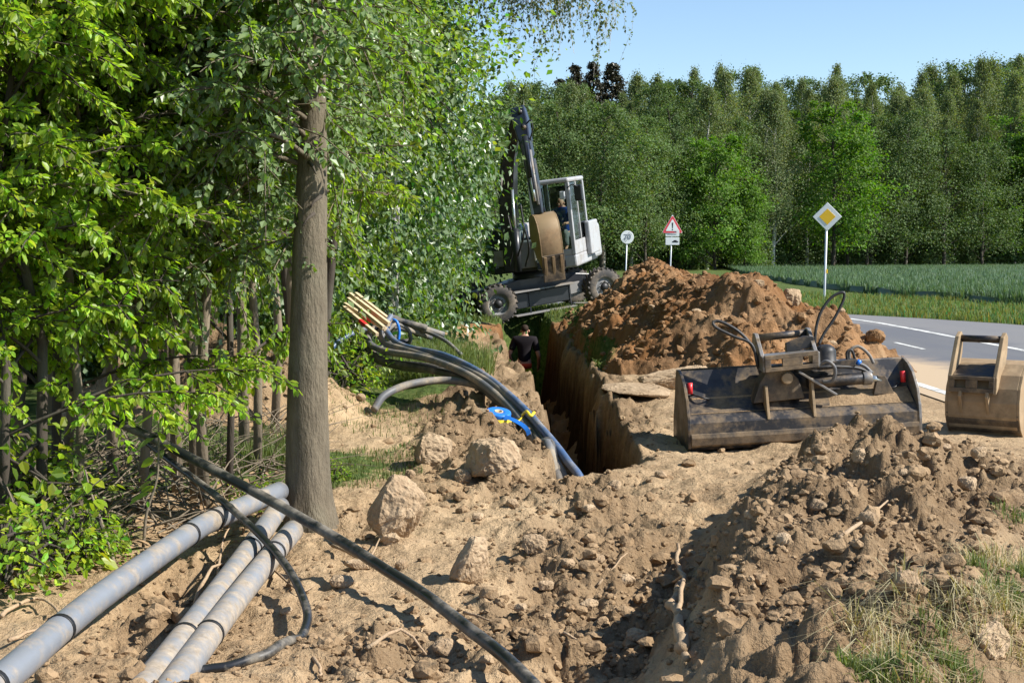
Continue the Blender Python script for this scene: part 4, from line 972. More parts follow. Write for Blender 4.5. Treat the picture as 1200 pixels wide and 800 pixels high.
def straight_pipe(label, a, b_, za, zb, bands, bow=0.0):
    A_ = Vector((a[0], a[1], za)); B_ = Vector((b_[0], b_[1], zb)); n_ = 9; c = [A_.lerp(B_, i / (n_ - 1)) + Vector((bow * math.sin(math.pi * i / (n_ - 1)), 0, 0)) for i in range(n_)]
    c = spline(c, 3); t = thing('drain_pipe', label, 'pipe', c[len(c) // 2])
    MB().pipe(c, .053, .046, 22).build('pipe_wall', M['pipe_dusty'], t, True)
    for f in bands:
        i = int(f * (len(c) - 1)); tt = (c[i + 1] - c[i - 1]).normalized()
        MB().pipe([c[i] - tt * .010, c[i] - tt * .005, c[i] + tt * .005, c[i] + tt * .010], .0565, .0535, 22).build('seal_ring', M['rubber_seal'], t, True)
straight_pipe('dusty grey plastic pipe lying between two others', (-1.262, 7.35), (-1.235, 4.1), .12, .03, (.30, .72), .015)
straight_pipe('short dusty grey plastic pipe with its end beside the trunk', (-1.095, 6.75), (-1.15, 4.1), .11, .02, (.20, .66), -.02)
def hose(name, label, pix, r, mat, n=10, drp=True, cat='hose', group=None, sides=12):
    c = spline([W(*p) for p in pix], n)
    if drp: c = drape(c, r * .9)
    o = MB().tube(c, r, sides).build(name, M[mat], None, True); return tag(o, label, cat, group)
hose('black_pipe', 'long black plastic pipe arching down from the thicket over the grey pipes', [(118, 485, 7.3), (180, 514, 7.15), (240, 545, 6.95), (300, 577, 6.75), (350, 605, 6.5), (400, 634, 6.25), (450, 666, 5.9), (500, 698, 5.55), (545, 733, 5.15), (590, 768, 4.8), (630, 808, 4.5), (680, 870, 4.1)], .0255, 'pipe_black', drp=True, cat='pipe')
hose('black_pipe', 'thinner black pipe curling round into a loop across the grey pipes', [(165, 512, 7.5), (200, 540, 7.3), (250, 578, 6.9), (300, 622, 6.4), (335, 662, 5.95), (355, 700, 5.6), (360, 728, 5.35), (345, 757, 5.1), (318, 778, 4.9), (275, 793, 4.8), (225, 806, 4.75), (150, 830, 4.6)], .0185, 'pipe_black', drp=True, cat='pipe')
GH = 'hoses of the bundle running into the trench'
hose('conduit_hose', 'grey hose on top of the bundle, looped at the coil end', [(520, 392, 15.8), (470, 378, 15.6), (440, 384, 15.2), (432, 400, 14.8), (450, 411, 14.4), (500, 420, 13.6), (550, 440, 12.5), (590, 470, 11.5), (622, 508, 10.6), (643, 545, 10.0), (655, 580, 9.8), (660, 660, 9.8)], .036, 'hose_grey', group=GH)
hose('conduit_hose', 'black hose lying just under the looped grey one in the bundle', [(500, 384, 15.4), (455, 375, 15.3), (432, 396, 15.0), (445, 420, 14.5), (500, 432, 13.6), (550, 446, 12.6), (588, 468, 11.6), (618, 498, 10.8), (640, 535, 10.1), (656, 570, 9.8), (664, 660, 9.8)], .037, 'hose_black', group=GH)
hose('conduit_hose', 'black hose sagging below the rest of the bundle', [(480, 400, 15.6), (450, 405, 15.2), (440, 420, 14.9), (470, 430, 14.2), (520, 436, 13.3), (560, 452, 12.4), (596, 482, 11.4), (625, 520, 10.5), (642, 550, 10.1), (652, 590, 9.9), (656, 660, 9.9)], .036, 'hose_black', group=GH)
hose('conduit_hose', 'blue grey hose of the bundle ending in a bright blue length', [(458, 370, 15.1), (452, 385, 14.9), (470, 404, 14.4), (520, 416, 13.4), (565, 438, 12.4), (605, 470, 11.3), (640, 508, 10.4), (665, 540, 9.95), (684, 570, 9.75), (696, 640, 9.75)], .031, 'hose_blue', group=GH)
hose('conduit_hose', 'grey hose leaving the bundle in an arch low over the ground', [(438, 480, 12.3), (452, 462, 12.4), (485, 449, 12.6), (530, 446, 12.7), (575, 458, 12.2), (608, 492, 11.2), (632, 530, 10.4), (648, 565, 10.0), (656, 650, 10.0)], .036, 'hose_grey', group=GH)
hose('conduit_hose', 'pale dusty hose touching the ground beneath the bundle', [(470, 455, 13.2), (500, 446, 13.2), (545, 443, 13.0), (585, 458, 12.3), (612, 485, 11.4), (634, 522, 10.6), (650, 560, 10.0), (658, 650, 10.0)], .024, 'hose_grey', group=GH)
hose('conduit_hose', 'dusty grey hose running along the far side of the bundle', [(505, 395, 15.9), (465, 383, 15.5), (446, 388, 15.1), (452, 402, 14.7), (490, 414, 13.9), (540, 430, 12.9), (585, 456, 11.8), (620, 492, 10.9), (648, 535, 10.1), (664, 575, 9.85), (670, 660, 9.85)], .034, 'hose_grey', group=GH)
hose('conduit_hose', 'black hose curving round the outside of the coil', [(490, 392, 15.9), (460, 372, 15.6), (434, 388, 15.2), (430, 408, 14.9), (455, 424, 14.5), (505, 430, 13.8), (555, 450, 12.6), (598, 480, 11.5), (628, 516, 10.6), (648, 552, 10.0), (658, 600, 9.9), (662, 660, 9.9)], .034, 'hose_black', group=GH)
hose('hose_coil', 'loose grey hose coil hanging over into the grass clump', [(540, 415, 15.0), (520, 398, 15.4), (490, 386, 15.8), (462, 384, 16.0), (448, 396, 15.9), (462, 408, 15.7), (480, 400, 15.5), (478, 386, 15.4), (464, 380, 15.3), (452, 390, 15.2)], .022, 'hose_grey', drp=False)
hose('blue_hose', 'short bright blue hose loop standing at the coil end', [(467, 398, 15.1), (468, 388, 15.1), (465, 377, 15.1), (459, 375, 15.15), (455, 384, 15.2)], .016, 'blue_plastic', drp=False)
hose('blue_hose', 'bright blue hose end poking from the soil by the bundle', [(638, 552, 9.75), (642, 562, 9.7), (648, 572, 9.65)], .016, 'blue_plastic', drp=False)
hose('blue_hose', 'dark blue hose lying across the scrub below the stakes', [(384, 412, 15.5), (400, 398, 15.7), (420, 388, 15.9), (438, 384, 16.0)], .030, 'hose_blue', drp=False)
hose('tie_band', 'yellow tie wrapped around the hose bundle', [(612, 486, 10.85), (617, 482, 10.75), (622, 487, 10.7), (626, 483, 10.75)], .012, 'yellow_tape', drp=False, cat='tie')
# wooden stakes
GS = 'wooden stakes leaning over the hose coil'
for (a, b_, lab) in (((410, 345, 15.6), (456, 380, 14.9), 'thick pale wooden stake leaning over the hose coil'), ((417, 344, 15.7), (458, 376, 15.1), 'slim wooden stake lying on the thick pale one'),
                     ((404, 356, 15.5), (452, 386, 14.8), 'wooden stake with a red painted band under the thick one'), ((403, 360, 15.4), (442, 392, 14.7), 'lowest wooden stake with its red tip in the coil'), ((408, 350, 15.3), (450, 384, 14.6), 'short wooden stake wedged between the others')):
    A_ = W(*a); B_ = W(*b_); dr = (B_ - A_).normalized(); t = thing('wooden_stake', lab, 'stake', B_, group=GS)
    MB().beam([A_, A_ * .6 + B_ * .4, B_], .05 if 'thick' in lab[:6] else .036, .036, Vector((0, 0, 1))).build('shaft', M['new_wood'], t)
    if 'red' in lab:
        q = A_ * .5 + B_ * .5; MB().beam([q, q + dr * .16], .039, .039, Vector((0, 0, 1))).build('painted_band', M['red_plastic'], t)
# tape roll
def top_of(x, y, r):
    q = np.linspace(-r, r, 9); qx, qy = np.meshgrid(x + q, y + q); return float(np.max(ground(qx.ravel(), qy.ravel())[0]))
c = W(584, 497, 10.9); c.z = top_of(c.x, c.y, .08) + .015
t = thing('tape_roll', 'flat roll of bright blue warning tape on the earth bank', 'tape roll', c - Vector((0, 0, .03)))
tl = Vector((.12, -.25, 1))
MB().lathe([(.035, -.03), (.098, -.03), (.102, -.02), (.102, .02), (.098, .03), (.085, .031), (.06, .03), (.035, .03), (.035, -.03)], c, tl, 30).build('tape_winding', M['blue_plastic'], t, True)
MB().lathe([(.026, -.032), (.036, -.032), (.036, .033), (.026, .033), (.026, -.032)], c, tl, 20).build('core', M['new_wood'], t, True)
cc = drape([c + Vector((.05, -.10, 0)), c + Vector((.12, -.17, -.02)), c + Vector((.19, -.24, -.05)), c + Vector((.23, -.33, -.08)), c + Vector((.24, -.45, -.1))], .012)
MB().beam(spline(cc, 5), .035, .003, Vector((.6, .5, .5))).build('tape_tail', M['blue_plastic'], t)
c2 = drape([c + Vector((-.10, -.09, -.04)), c + Vector((.0, -.14, -.04)), c + Vector((.12, -.10, -.04)), c + Vector((.2, -.02, -.03))], .008)
tag(MB().beam(spline(c2, 5), .03, .004, Vector((0, .3, 1))).build('yellow_tape', M['yellow_tape']), 'strip of yellow tape under the blue tape roll', 'tape')
# plank
a = W(542, 477, 11.6); b_ = W(602, 492, 11.2); a.z = top_of(a.x, a.y, .12) + .02; b_.z = top_of(b_.x, b_.y, .12) + .03
tag(MB().beam([a, b_], .16, .025, Vector((.2, .8, .35))).build('wooden_plank', M['root_wood'], None, False, .004), 'weathered wooden plank half buried under the hoses', 'plank')
# roots and sticks
def root(label, pix, r, group=None):
    pts = []
    for px, py, up in pix:
        g = on_ground(px, py); pts.append(g + Vector((0, 0, up)))
    c = spline(pts, 5); c = [p + Vector((rnd.gauss(0, r * .35), rnd.gauss(0, r * .35), rnd.gauss(0, r * .3))) for p in c]
    k = len(c); o = MB().tube(c, [r * (1 - .6 * i / (k - 1)) for i in range(k)], 7).build('root', M['root_wood'], None, True); return tag(o, label, 'root', group)
root('thick pale root hanging upright in the shaded hollow', [(800, 770, .02), (797, 745, .03), (790, 715, .05), (796, 685, .06), (794, 650, .05)], .024)
root('thin root twisted round the thick upright one', [(802, 785, .03), (792, 740, .05), (800, 700, .07), (788, 690, .03)], .014)
GR = 'thin roots and twigs on the bare soil'
for pix in ([(318, 668, .02), (350, 700, .03), (372, 690, .02)], [(340, 745, .01), (372, 785, .02), (376, 800, .02)], [(430, 770, .02), (470, 760, .06), (500, 775, .02)], [(545, 720, .01), (575, 735, .02)], [(700, 690, .02), (735, 660, .05)], [(390, 645, .02), (430, 662, .03), (445, 640, .04)], [(660, 745, .01), (690, 765, .02)], [(985, 640, .03), (1040, 600, .05)],
            [(255, 690, .05), (262, 660, .12), (272, 640, .16), (258, 612, .20)], [(225, 720, .03), (245, 690, .06), (270, 670, .05)], [(0, 730, .03), (45, 715, .05), (80, 735, .02)], [(10, 760, .03), (60, 742, .04)]):
    root('thin pale root lying loose on the bare soil', pix, rnd.uniform(.006, .011), GR)
# brushwood under the thicket
rg = np.random.default_rng(91); mb = MB()
for i in range(420):
    px = rg.uniform(-20, 345); py = 680 - px * .30 + rg.uniform(-95, 0); g = G(px, py); z = gz(g.x, g.y); L = rg.uniform(.2, .8); az = rg.random() * 6.283; el = abs(rg.normal()) * .35
    a = Vector((g.x, g.y, z + rg.uniform(0, .1))); d_ = Vector((math.cos(az) * math.cos(el), math.sin(az) * math.cos(el), math.sin(el)))
    mb.tube([a, a + d_ * L * .5 + Vector((0, 0, .03)), a + d_ * L], [rg.uniform(.004, .009), .004, .002], 4, False)
tag(mb.build('brushwood', M['bark_sapling'], None, True), 'tangle of dead twigs on the ground under the thicket', 'brushwood', kind='stuff')
n = 1600; px = rg.uniform(-30, 350, n); py = 690 - px * .30 + rg.uniform(-110, 12, n); pp = [G(a, b_) for a, b_ in zip(px, py)]; P = np.array([(p.x, p.y, 0) for p in pp]); P[:, 2] = ground(P[:, 0], P[:, 1])[0] + .006
V, F, C_ = leaves_np(P, rg.normal(size=(n, 3)) * np.array([1, 1, .2]), np.array([0, 0, 1]) + rg.normal(size=(n, 3)) * .3, rg.uniform(.03, .08, n), LEAF_OVAL, np.ones((n, 3)))
tag(obj_me('leaf_litter', mesh_np('leaf_litter', V, F, C_, smooth=False), M['litter_leaf']), 'dry brown leaf litter under the thicket', 'litter', kind='stuff')
# bare stems and a leafy shoot near the pipes, its leaves built one by one
def shoot(label, base_px, pts, leaves):
    g = G(*base_px); g.z = gz(g.x, g.y); t = thing('leafy_shoot', label, 'shoot', g, group='leafy shoots beside the pipes')
    c = spline([g] + [W(px, py, g.y + dd) for px, py, dd in pts], 6); k = len(c); MB().tube(c, [.010 * (1 - .7 * i / k) for i in range(k)], 6).build('stem', M['bark_sapling'], t, True)
    for i in range(leaves):
        p = c[int(k * (.45 + .55 * i / leaves)) - 1]; az = rnd.uniform(0, 6.28); D = Vector((math.cos(az), math.sin(az), -.55)); p = p + D * .02
        V, F, C_ = leaves_np(np.array([tuple(p)]), np.array([tuple(D)]), np.array([(rnd.gauss(0, .4), rnd.gauss(0, .4), 1)]), np.array([rnd.uniform(.07, .12)]), LEAF_OVAL, tint(1, rg, .15, .2))
        obj_me('leaf', mesh_np('leaf', V, F, C_, smooth=False), M['leaf_bright'], t)
shoot('leafy shoot growing behind the middle of the longest grey pipe', (168, 640), [(172, 600, 0), (184, 560, .02), (186, 510, .03), (184, 470, .05)], 16)
shoot('bent leafy shoot with a few big leaves near the pipe ring', (135, 662), [(122, 620, 0), (106, 575, .02), (100, 550, .04)], 12)
shoot('short leafy shoot at the edge of the bare soil by the thicket', (105, 668), [(108, 655, 0), (112, 642, 0)], 9)
shoot('upright leafy shoot rising at the left end of the brushwood', (40, 672), [(35, 640, 0), (20, 600, .0), (8, 570, .03)], 16)

# ------------------------------------------------------------------ tilting ditch bucket
p0 = W(806, 528, 10.75); p1 = W(1079, 512, 10.85)
ux = (p1 - p0); Wd = ux.length; ux = ux.normalized(); uy = Vector((0, 0, 1)).cross(ux).normalized(); uz = ux.cross(uy); cen = (p0 + p1) / 2
def L(x, y, z): return cen + ux * x + uy * y + uz * z
t = thing('ditch_bucket', 'wide worn black tilting ditch bucket lying on the ground before the spoil heap', 'excavator bucket', cen)
prof = [(.62, .02), (.40, .0), (.12, .0), (.02, .015), (-.01, .05), (-.025, .13), (-.02, .21), (.02, .255), (.08, .295), (.16, .345), (.20, .375)]
MB().sheet(prof, L(0, 0, 0), uy, uz, ux, Wd - .03, .02).build('lower_shell', M['steel_worn'], t, False, .004)
MB().sheet([(.20, .37), (.25, .43), (.30, .52), (.33, .60)], L(0, 0, 0), uy, uz, ux, Wd - .03, .02).build('back_plate', M['steel_worn'], t, False, .004)
MB().sheet([(-.018, .035), (-.035, .045), (-.045, .10), (-.040, .125), (-.026, .13)], L(0, 0, 0), uy, uz, ux, Wd - .05, .012).build('wear_strip', M['steel_mud'], t, False, .003)
MB().tube([L(-Wd / 2 + .03, .328, .607), L(Wd / 2 - .03, .328, .607)], .014, 8).build('top_lip', M['steel_worn'], t, True)
end = [(-.035, .02), (-.05, .16), (-.04, .27), (.0, .40), (.10, .52), (.20, .58), (.30, .615), (.38, .615), (.42, .58), (.50, .40), (.62, .20), (.66, .03), (.40, -.012), (.05, -.012)]
for sx, mat in ((-1, 'steel_worn'), (1, 'steel_edge')):
    MB().prism([(a if a > .32 or b_ < .30 else a, b_) for a, b_ in end], L(sx * (Wd / 2 - .012), 0, 0), uy, uz, .024).build('end_plate', M[mat], t, False, .004)
    r_ = MB().tube([L(sx * (Wd / 2 - .07), .17, .43), L(sx * (Wd / 2 - .07), .18, .52)], [.020, .024], 10).build('lifting_cap', M['red_plastic'], t, True)
    MB().tube(spline([L(sx * (Wd / 2 - .08), .2, .43), L(sx * (Wd / 2 - .16), .12, .40), L(sx * (Wd / 2 - .22), .16, .385), L(sx * (Wd / 2 - .14), .22, .40), L(sx * (Wd / 2 - .08), .2, .43)], 6), .008, 6).build('cap_cord', M['black_rubber'], t, True)
# mud caked on the ledge
n = 26; V = []; F = []
for i in range(n + 1):
    for j in range(9):
        x = -Wd / 2 + .04 + (Wd - .08) * i / n; y = .035 + .165 * j / 8; base = float(np.interp(y, [.02, .08, .16, .20], [.255, .295, .345, .375])) + .021
        h = max(-.015, .022 * float(fbm(np.array([x * 3.1]), np.array([y * 6]), 5, 4)[0]) + .012 * (1 if x > .25 else -2.0)) * math.sin(math.pi * j / 8) ** .5
        V.append(L(x, y - .012, base + h))
F = [(i * 9 + j, (i + 1) * 9 + j, (i + 1) * 9 + j + 1, i * 9 + j + 1) for i in range(n) for j in range(8)]
MB().add(V, F).build('caked_mud', M['clod'], t, True)
hx_ = -.09    # hitch centre along the bucket
MB().prism([(-.20, .34), (.22, .36), (.17, .52), (.06, .63), (-.06, .62), (-.14, .50)], L(hx_ - .10, .13, .0), ux, uz, .16).build('pivot_bracket', M['steel_mud'], t, False, .006)
MB().tube([L(hx_ - .03, .03, .53), L(hx_ - .03, -.005, .53)], [.045, .045], 16).build('pivot_pin', M['steel_ochre'], t, True, .004)
MB().prism([(-.075, -.06), (.075, 0), (.02, .20), (-.02, .20)], L(hx_ - .20, .03, .28), uy, uz, .022).build('rib', M['steel_ochre'], t, False, .003)
MB().prism([(-.075, -.06), (.075, 0), (.02, .24), (-.02, .24)], L(hx_ + .17, .03, .28), uy, uz, .022).build('rib', M['steel_ochre'], t, False, .003)
MB().beam([L(hx_ + .06, -.01, .58), L(hx_ + .36, .0, .38)], .035, .018, uy).build('strut', M['steel_edge'], t, False, .003)
MB().tube([L(hx_ + .16, .12, .475), L(hx_ + .62, .12, .485)], .048, 18).build('tilt_cylinder', M['steel_worn'], t, True, .004)
MB().tube([L(hx_ + .61, .12, .485), L(hx_ + .68, .12, .487)], .056, 18).build('cylinder_gland', M['steel_edge'], t, True, .004)
MB().tube([L(hx_ + .67, .12, .487), L(hx_ + .76, .12, .46)], .026, 12).build('piston_rod', M['chrome'], t, True)
MB().prism([(-.07, -.10), (.10, -.10), (.03, .05), (-.03, .05)], L(hx_ + .76, .12, .45), ux, uz, .05).build('cylinder_lug', M['steel_mud'], t, False, .004)
MB().box(L(hx_ + .14, .20, .60), (.62, .12, .05), Matrix((ux, uy, uz)).transposed()).build('mounting_beam', M['steel_worn'], t, False, .006)
MB().tube(spline([L(hx_ + .05, .10, .58), L(hx_ + .30, .06, .60), L(hx_ + .55, .10, .575), L(hx_ + .66, .12, .53)], 6), .014, 8).build('hydraulic_hose', M['black_rubber'], t, True)
MB().tube(spline([L(hx_ + .05, .14, .60), L(hx_ + .30, .12, .64), L(hx_ + .60, .16, .60), L(hx_ + .70, .14, .52)], 6), .014, 8).build('hydraulic_hose', M['hose_grey'], t, True)
# hitch frame
HT = math.radians(-4); hx0 = Vector((math.cos(HT), 0, 0)); hu = (ux + uz * .05).normalized(); hv = (uz * .94 + uy * .34).normalized()
def Hh(x, y, z): return L(hx_, .02, .62) + hu * x + uy * y + uz * z
for sx in (-1, 1):
    MB().prism([(-.05, -.02), (.16, .0), (.30, .20), (.27, .275), (.20, .275), (.02, .11), (-.05, .10)], Hh(sx * .215, 0, 0), uy, uz, .032).build('hitch_plate', M['steel_edge'], t, False, .005)
MB().tube([Hh(-.22, .24, .235), Hh(.22, .24, .235)], .030, 16).build('hitch_pin', M['steel_worn'], t, True)
fp = MB()
for (a, b_, c_, d_) in ((-.215, .215, .075, .11), (-.215, .215, -.02, .012), (-.215, -.165, .012, .075), (-.075, .09, .012, .075), (.165, .215, .012, .075)):
    fp.box(Hh((a + b_) / 2, -.045, (c_ + d_) / 2), (b_ - a - .002, .03, d_ - c_ - .001), Matrix((hu, uy, uz)).transposed())
fp.build('hook_plate', M['steel_mud'], t, False, .003)
MB().box(Hh(0, .06, .10), (.40, .20, .02), Matrix((hu, uy, (uz - uy * .2).normalized())).transposed()).build('hitch_floor', M['steel_edge'], t, False, .003)
MB().prism([(-.10, -.05), (.12, -.02), (.13, .06), (.05, .075), (-.10, .03)], Hh(.10, .12, .15), hu, uz, .05).build('lock_lever', M['steel_worn'], t, False, .004)
mo = MB().lathe([(.0, .085), (.04, .08), (.07, .06), (.085, .03), (.085, -.04), (.095, -.05), (.095, -.10), (.0, -.10)], Hh(.33, .15, .05), uz, 24).build('hydraulic_motor', M['black_rubber'], t, True)
MB().box(Hh(.40, .12, -.03), (.30, .12, .06), Matrix((hu, uy, uz)).transposed()).build('motor_mount', M['steel_worn'], t, False, .005)
for nm, pts, r_, mt in (('hydraulic_hose', [Hh(-.23, .10, .0), Hh(-.26, .12, .16), Hh(-.36, .14, .30), Hh(-.50, .16, .40), Hh(-.57, .16, .405), Hh(-.55, .14, .36), Hh(-.42, .12, .28), Hh(-.28, .1, .20), Hh(-.24, .08, .02)], .013, 'black_rubber'),
                        ('hydraulic_hose', [Hh(.24, .12, .05), Hh(.25, .14, .22), Hh(.30, .16, .38), Hh(.40, .18, .50), Hh(.50, .18, .535), Hh(.50, .18, .47), Hh(.42, .16, .34), Hh(.32, .14, .22), Hh(.27, .12, .14)], .012, 'black_rubber'),
                        ('hydraulic_hose', [Hh(.22, .0, -.02), Hh(.28, -.06, .02), Hh(.34, -.07, -.04), Hh(.33, -.03, -.14), Hh(.26, .02, -.15)], .014, 'hose_grey'),
                        ('hydraulic_hose', [Hh(.52, .14, -.04), Hh(.53, .14, .06), Hh(.60, .14, .09), Hh(.68, .14, .02), Hh(.72, .14, -.06)], .013, 'hose_grey'),
                        ('hydraulic_hose', [Hh(.50, .1, -.05), Hh(.49, .1, .05), Hh(.53, .1, .07), Hh(.56, .1, -.02)], .011, 'black_rubber')):
    MB().tube(spline(pts, 6), r_, 8).build(nm, M[mt], t, True)
MB().tube([Hh(.575, .11, -.05), Hh(.60, .11, -.02)], .018, 8).build('hose_coupling', M['blue_plastic'], t, True)

# ------------------------------------------------------------------ digging bucket by the road
bc = G(1158, 506); bc.z = gz(bc.x, bc.y) - .015
yaw = math.radians(-36); bx_ = Vector((math.cos(yaw), math.sin(yaw), 0)); by_ = Vector((-math.sin(yaw), math.cos(yaw), 0)); bz_ = Vector((0, 0, 1))
def K(x, y, z): return bc + bx_ * x + by_ * y + bz_ * z
t = thing('digging_bucket', 'ochre digging bucket with hitch ears standing upright beside the road', 'excavator bucket', bc)
prof = [(.50, .02), (.20, .0), (.02, .0), (-.06, .025), (-.13, .09), (-.17, .18), (-.18, .29), (-.155, .40), (-.09, .50), (.02, .58), (.12, .605)]
bw = .56
MB().sheet(prof, K(0, 0, 0), by_, bz_, bx_, bw, .022).build('shell', M['steel_ochre'], t, False, .004)
MB().sheet([(-.05, .012), (-.125, .07), (-.165, .14), (-.178, .20)], K(0, 0, 0), by_, bz_, bx_, bw + .03, .014).build('heel_plate', M['steel_mud'], t, False, .003)
for sx in (-1, 1):
    MB().prism([(.50, -.01), (.0, -.01), (-.07, .01), (-.145, .08), (-.188, .17), (-.198, .29), (-.172, .41), (-.105, .515), (.01, .60), (.12, .63), (.18, .60), (.34, .40), (.52, .10)], K(sx * (bw / 2 + .012), 0, 0), by_, bz_, .024).build('side_plate', M['steel_ochre'], t, False, .004)
MB().beam([K(-bw / 2, .14, .61), K(bw / 2, .14, .61)], .05, .03, by_).build('top_lip', M['steel_ochre'], t, False, .004)
hoff = -.075
for sx in (-1, 1):
    MB().prism([(-.20, .36), (-.19, .50), (-.02, .82), (.05, .86), (.10, .82), (.08, .68), (.0, .50)], K(hoff + sx * .185, -.03, 0), by_, bz_, .034).build('hitch_ear', M['steel_ochre'], t, False, .006)
    MB().prism([(-.14, .12), (-.24, .34), (-.21, .40), (-.08, .42), (-.12, .26)], K(hoff + sx * .11 + .02, -.02, 0), by_, bz_, .026).build('gusset', M['steel_ochre'], t, False, .004)
MB().tube([K(hoff - .19, .02, .80), K(hoff + .19, .02, .80)], .03, 14).build('hitch_pin', M['steel_worn'], t, True)
fp = MB()
for (a, b_, c_, d_) in ((-.185, .185, .475, .505), (-.185, .185, .37, .41), (-.185, -.14, .41, .475), (-.05, .05, .41, .475), (.14, .185, .41, .475)):
    fp.box(K(hoff + (a + b_) / 2, -.225, (c_ + d_) / 2), (b_ - a - .002, .03, d_ - c_ - .001), Matrix((bx_, by_, bz_)).transposed())
fp.build('hook_plate', M['steel_mud'], t, False, .003)
MB().beam([K(hoff, -.20, .50), K(hoff, -.02, .58)], .335, .02, bx_).build('hitch_floor', M['steel_worn'], t, False, .003)
for k in range(4): MB().prism([(.48, -.01), (.64, .0), (.48, .05)], K(-bw / 2 + .08 + k * .16, 0, 0), by_, bz_, .06).build('tooth', M['steel_edge'], t, False, .004)

# ------------------------------------------------------------------ road signs
def text_mesh(body, size, mat, parent, o, ux_, uz_, extrude=.002, name='lettering'):
    cu = bpy.data.curves.new('lettering', 'FONT'); cu.body = body; cu.size = size; cu.align_x = 'CENTER'; cu.align_y = 'CENTER'; cu.extrude = extrude; cu.offset = size * .012
    tmp = bpy.data.objects.new('tmp', cu); COL.objects.link(tmp); dg = bpy.context.evaluated_depsgraph_get(); me = bpy.data.meshes.new_from_object(tmp.evaluated_get(dg)); bpy.data.objects.remove(tmp)
    un = ux_.cross(uz_); R = Matrix((ux_, uz_, un)).transposed().to_4x4(); R.translation = o; me.transform(R)
    return obj_me(name, me, M[mat], parent)
def post(t, base, top, r=.03): MB().tube([base - Vector((0, 0, .3)), base, top], r, 12).build('post', M['galvanised'], t, True)
X_ = Vector((1, 0, 0)); Z_ = Vector((0, 0, 1))
def face(yaw): return Vector((math.cos(yaw), math.sin(yaw), 0))
# end of speed limit
d = 64.0; ct = W(735, 278, d); ba = Vector((W(733, 320, d).x, d, -.02)); t = thing('round_sign', 'round white road sign with a struck out grey number 70 on a post', 'road sign', ba); fx = face(.05); fy = Z_.cross(fx)
post(t, ba, ct + Vector((0, .05, .2)))
MB().lathe([(0, -.012), (.30, -.012), (.31, 0), (.30, .012), (0, .012)], ct, fy, 40).build('plate', M['sign_white'], t, False)
text_mesh('70', .34, 'sign_grey', t, ct - fy * .018, fx, Z_)
for k in (-.05, .0, .05):
    MB().beam([ct - fy * .022 + fx * (-.16 + k) + Z_ * (-.19 - k), ct - fy * .022 + fx * (.16 + k) + Z_ * (.19 - k)], .016, .004, (fx - Z_ * .85)).build('strike_bar', M['sign_grey'], t)
# danger triangle
ct = W(788, 266, d); ba = Vector((W(785, 320, d).x, d, -.02)); t = thing('danger_sign', 'red bordered triangular warning sign with two white plates below', 'road sign', ba); post(t, ba, ct + Vector((0, .06, .55)))
def tri(sz, r=.05):
    out = []
    for k in range(3):
        a = math.pi / 2 + k * 2 * math.pi / 3
        for dd in (-.5, 0, .5): out.append(((sz - r * 2) * math.cos(a) + r * math.cos(a + dd * 1.6), (sz - r * 2) * math.sin(a) + r * math.sin(a + dd * 1.6)))
    return out
MB().prism(tri(.58), ct, fx, Z_, .02).build('plate', M['sign_white'], t)
MB().prism(tri(.555), ct - fy * .012, fx, Z_, .01).build('red_border', M['sign_red'], t)
MB().prism(tri(.38, .03), ct - fy * .02, fx, Z_, .01).build('white_field', M['sign_white'], t)
MB().prism([(-.035, .20), (.035, .20), (.018, -.06), (-.018, -.06)], ct - fy * .027, fx, Z_, .006).build('exclamation_mark', M['sign_black'], t)
MB().lathe([(0, -.003), (.032, -.003), (.032, .003), (0, .003)], ct - fy * .027 + Z_ * -.12, fy, 16).build('exclamation_dot', M['sign_black'], t)
for (py0, py1, nm) in ((269.5, 277, 'upper'), (278, 287, 'lower')):
    a = W(780, py0, d); b_ = W(796, py1, d); c = (a + b_) / 2
    pl = MB().box(c, (b_.x - a.x, .015, a.z - b_.z)).build('supplementary_plate', M['sign_white'], t, False, .004)
    if nm == 'upper':
        for k in (-.05, .06): MB().box(c + Vector((-.02, -.011, k)), (.42, .006, .028)).build('text_line', M['sign_grey'], pl)
    else:
        MB().prism([(-.14, -.05), (.14, -.05), (.14, .0), (.08, .01), (.05, .055), (-.06, .055), (-.09, .01), (-.14, .0)], c + Vector((.13, -.011, -.01)), X_, Z_, .006).build('car_symbol', M['sign_black'], pl)
# priority road
d = 42.5; ct = W(969.5, 254, d); ba = Vector((W(966, 348, d).x, d, gz(W(966, 348, d).x, d))); t = thing('priority_sign', 'yellow and white diamond priority road sign on a tall post by the verge', 'road sign', ba)
post(t, ba, ct + Vector((0, .05, .1)), .035); fx = face(-.12); fy = Z_.cross(fx)
def dia(s, r=.04): return [(s * math.cos(a) * 1 + 0, s * math.sin(a)) for a in (0, math.pi / 2, math.pi, 3 * math.pi / 2)]
MB().prism(dia(.445), ct, fx, Z_, .024).build('plate', M['sign_white'], t, False, .01)
MB().prism(dia(.25), ct - fy * .016, fx, Z_, .01).build('yellow_field', M['sign_yellow'], t)
mk = W(969, 318, d - .1); MB().box(mk, (.05, .05, .12)).build('post_band', M['sign_yellow'], t, False, .005)

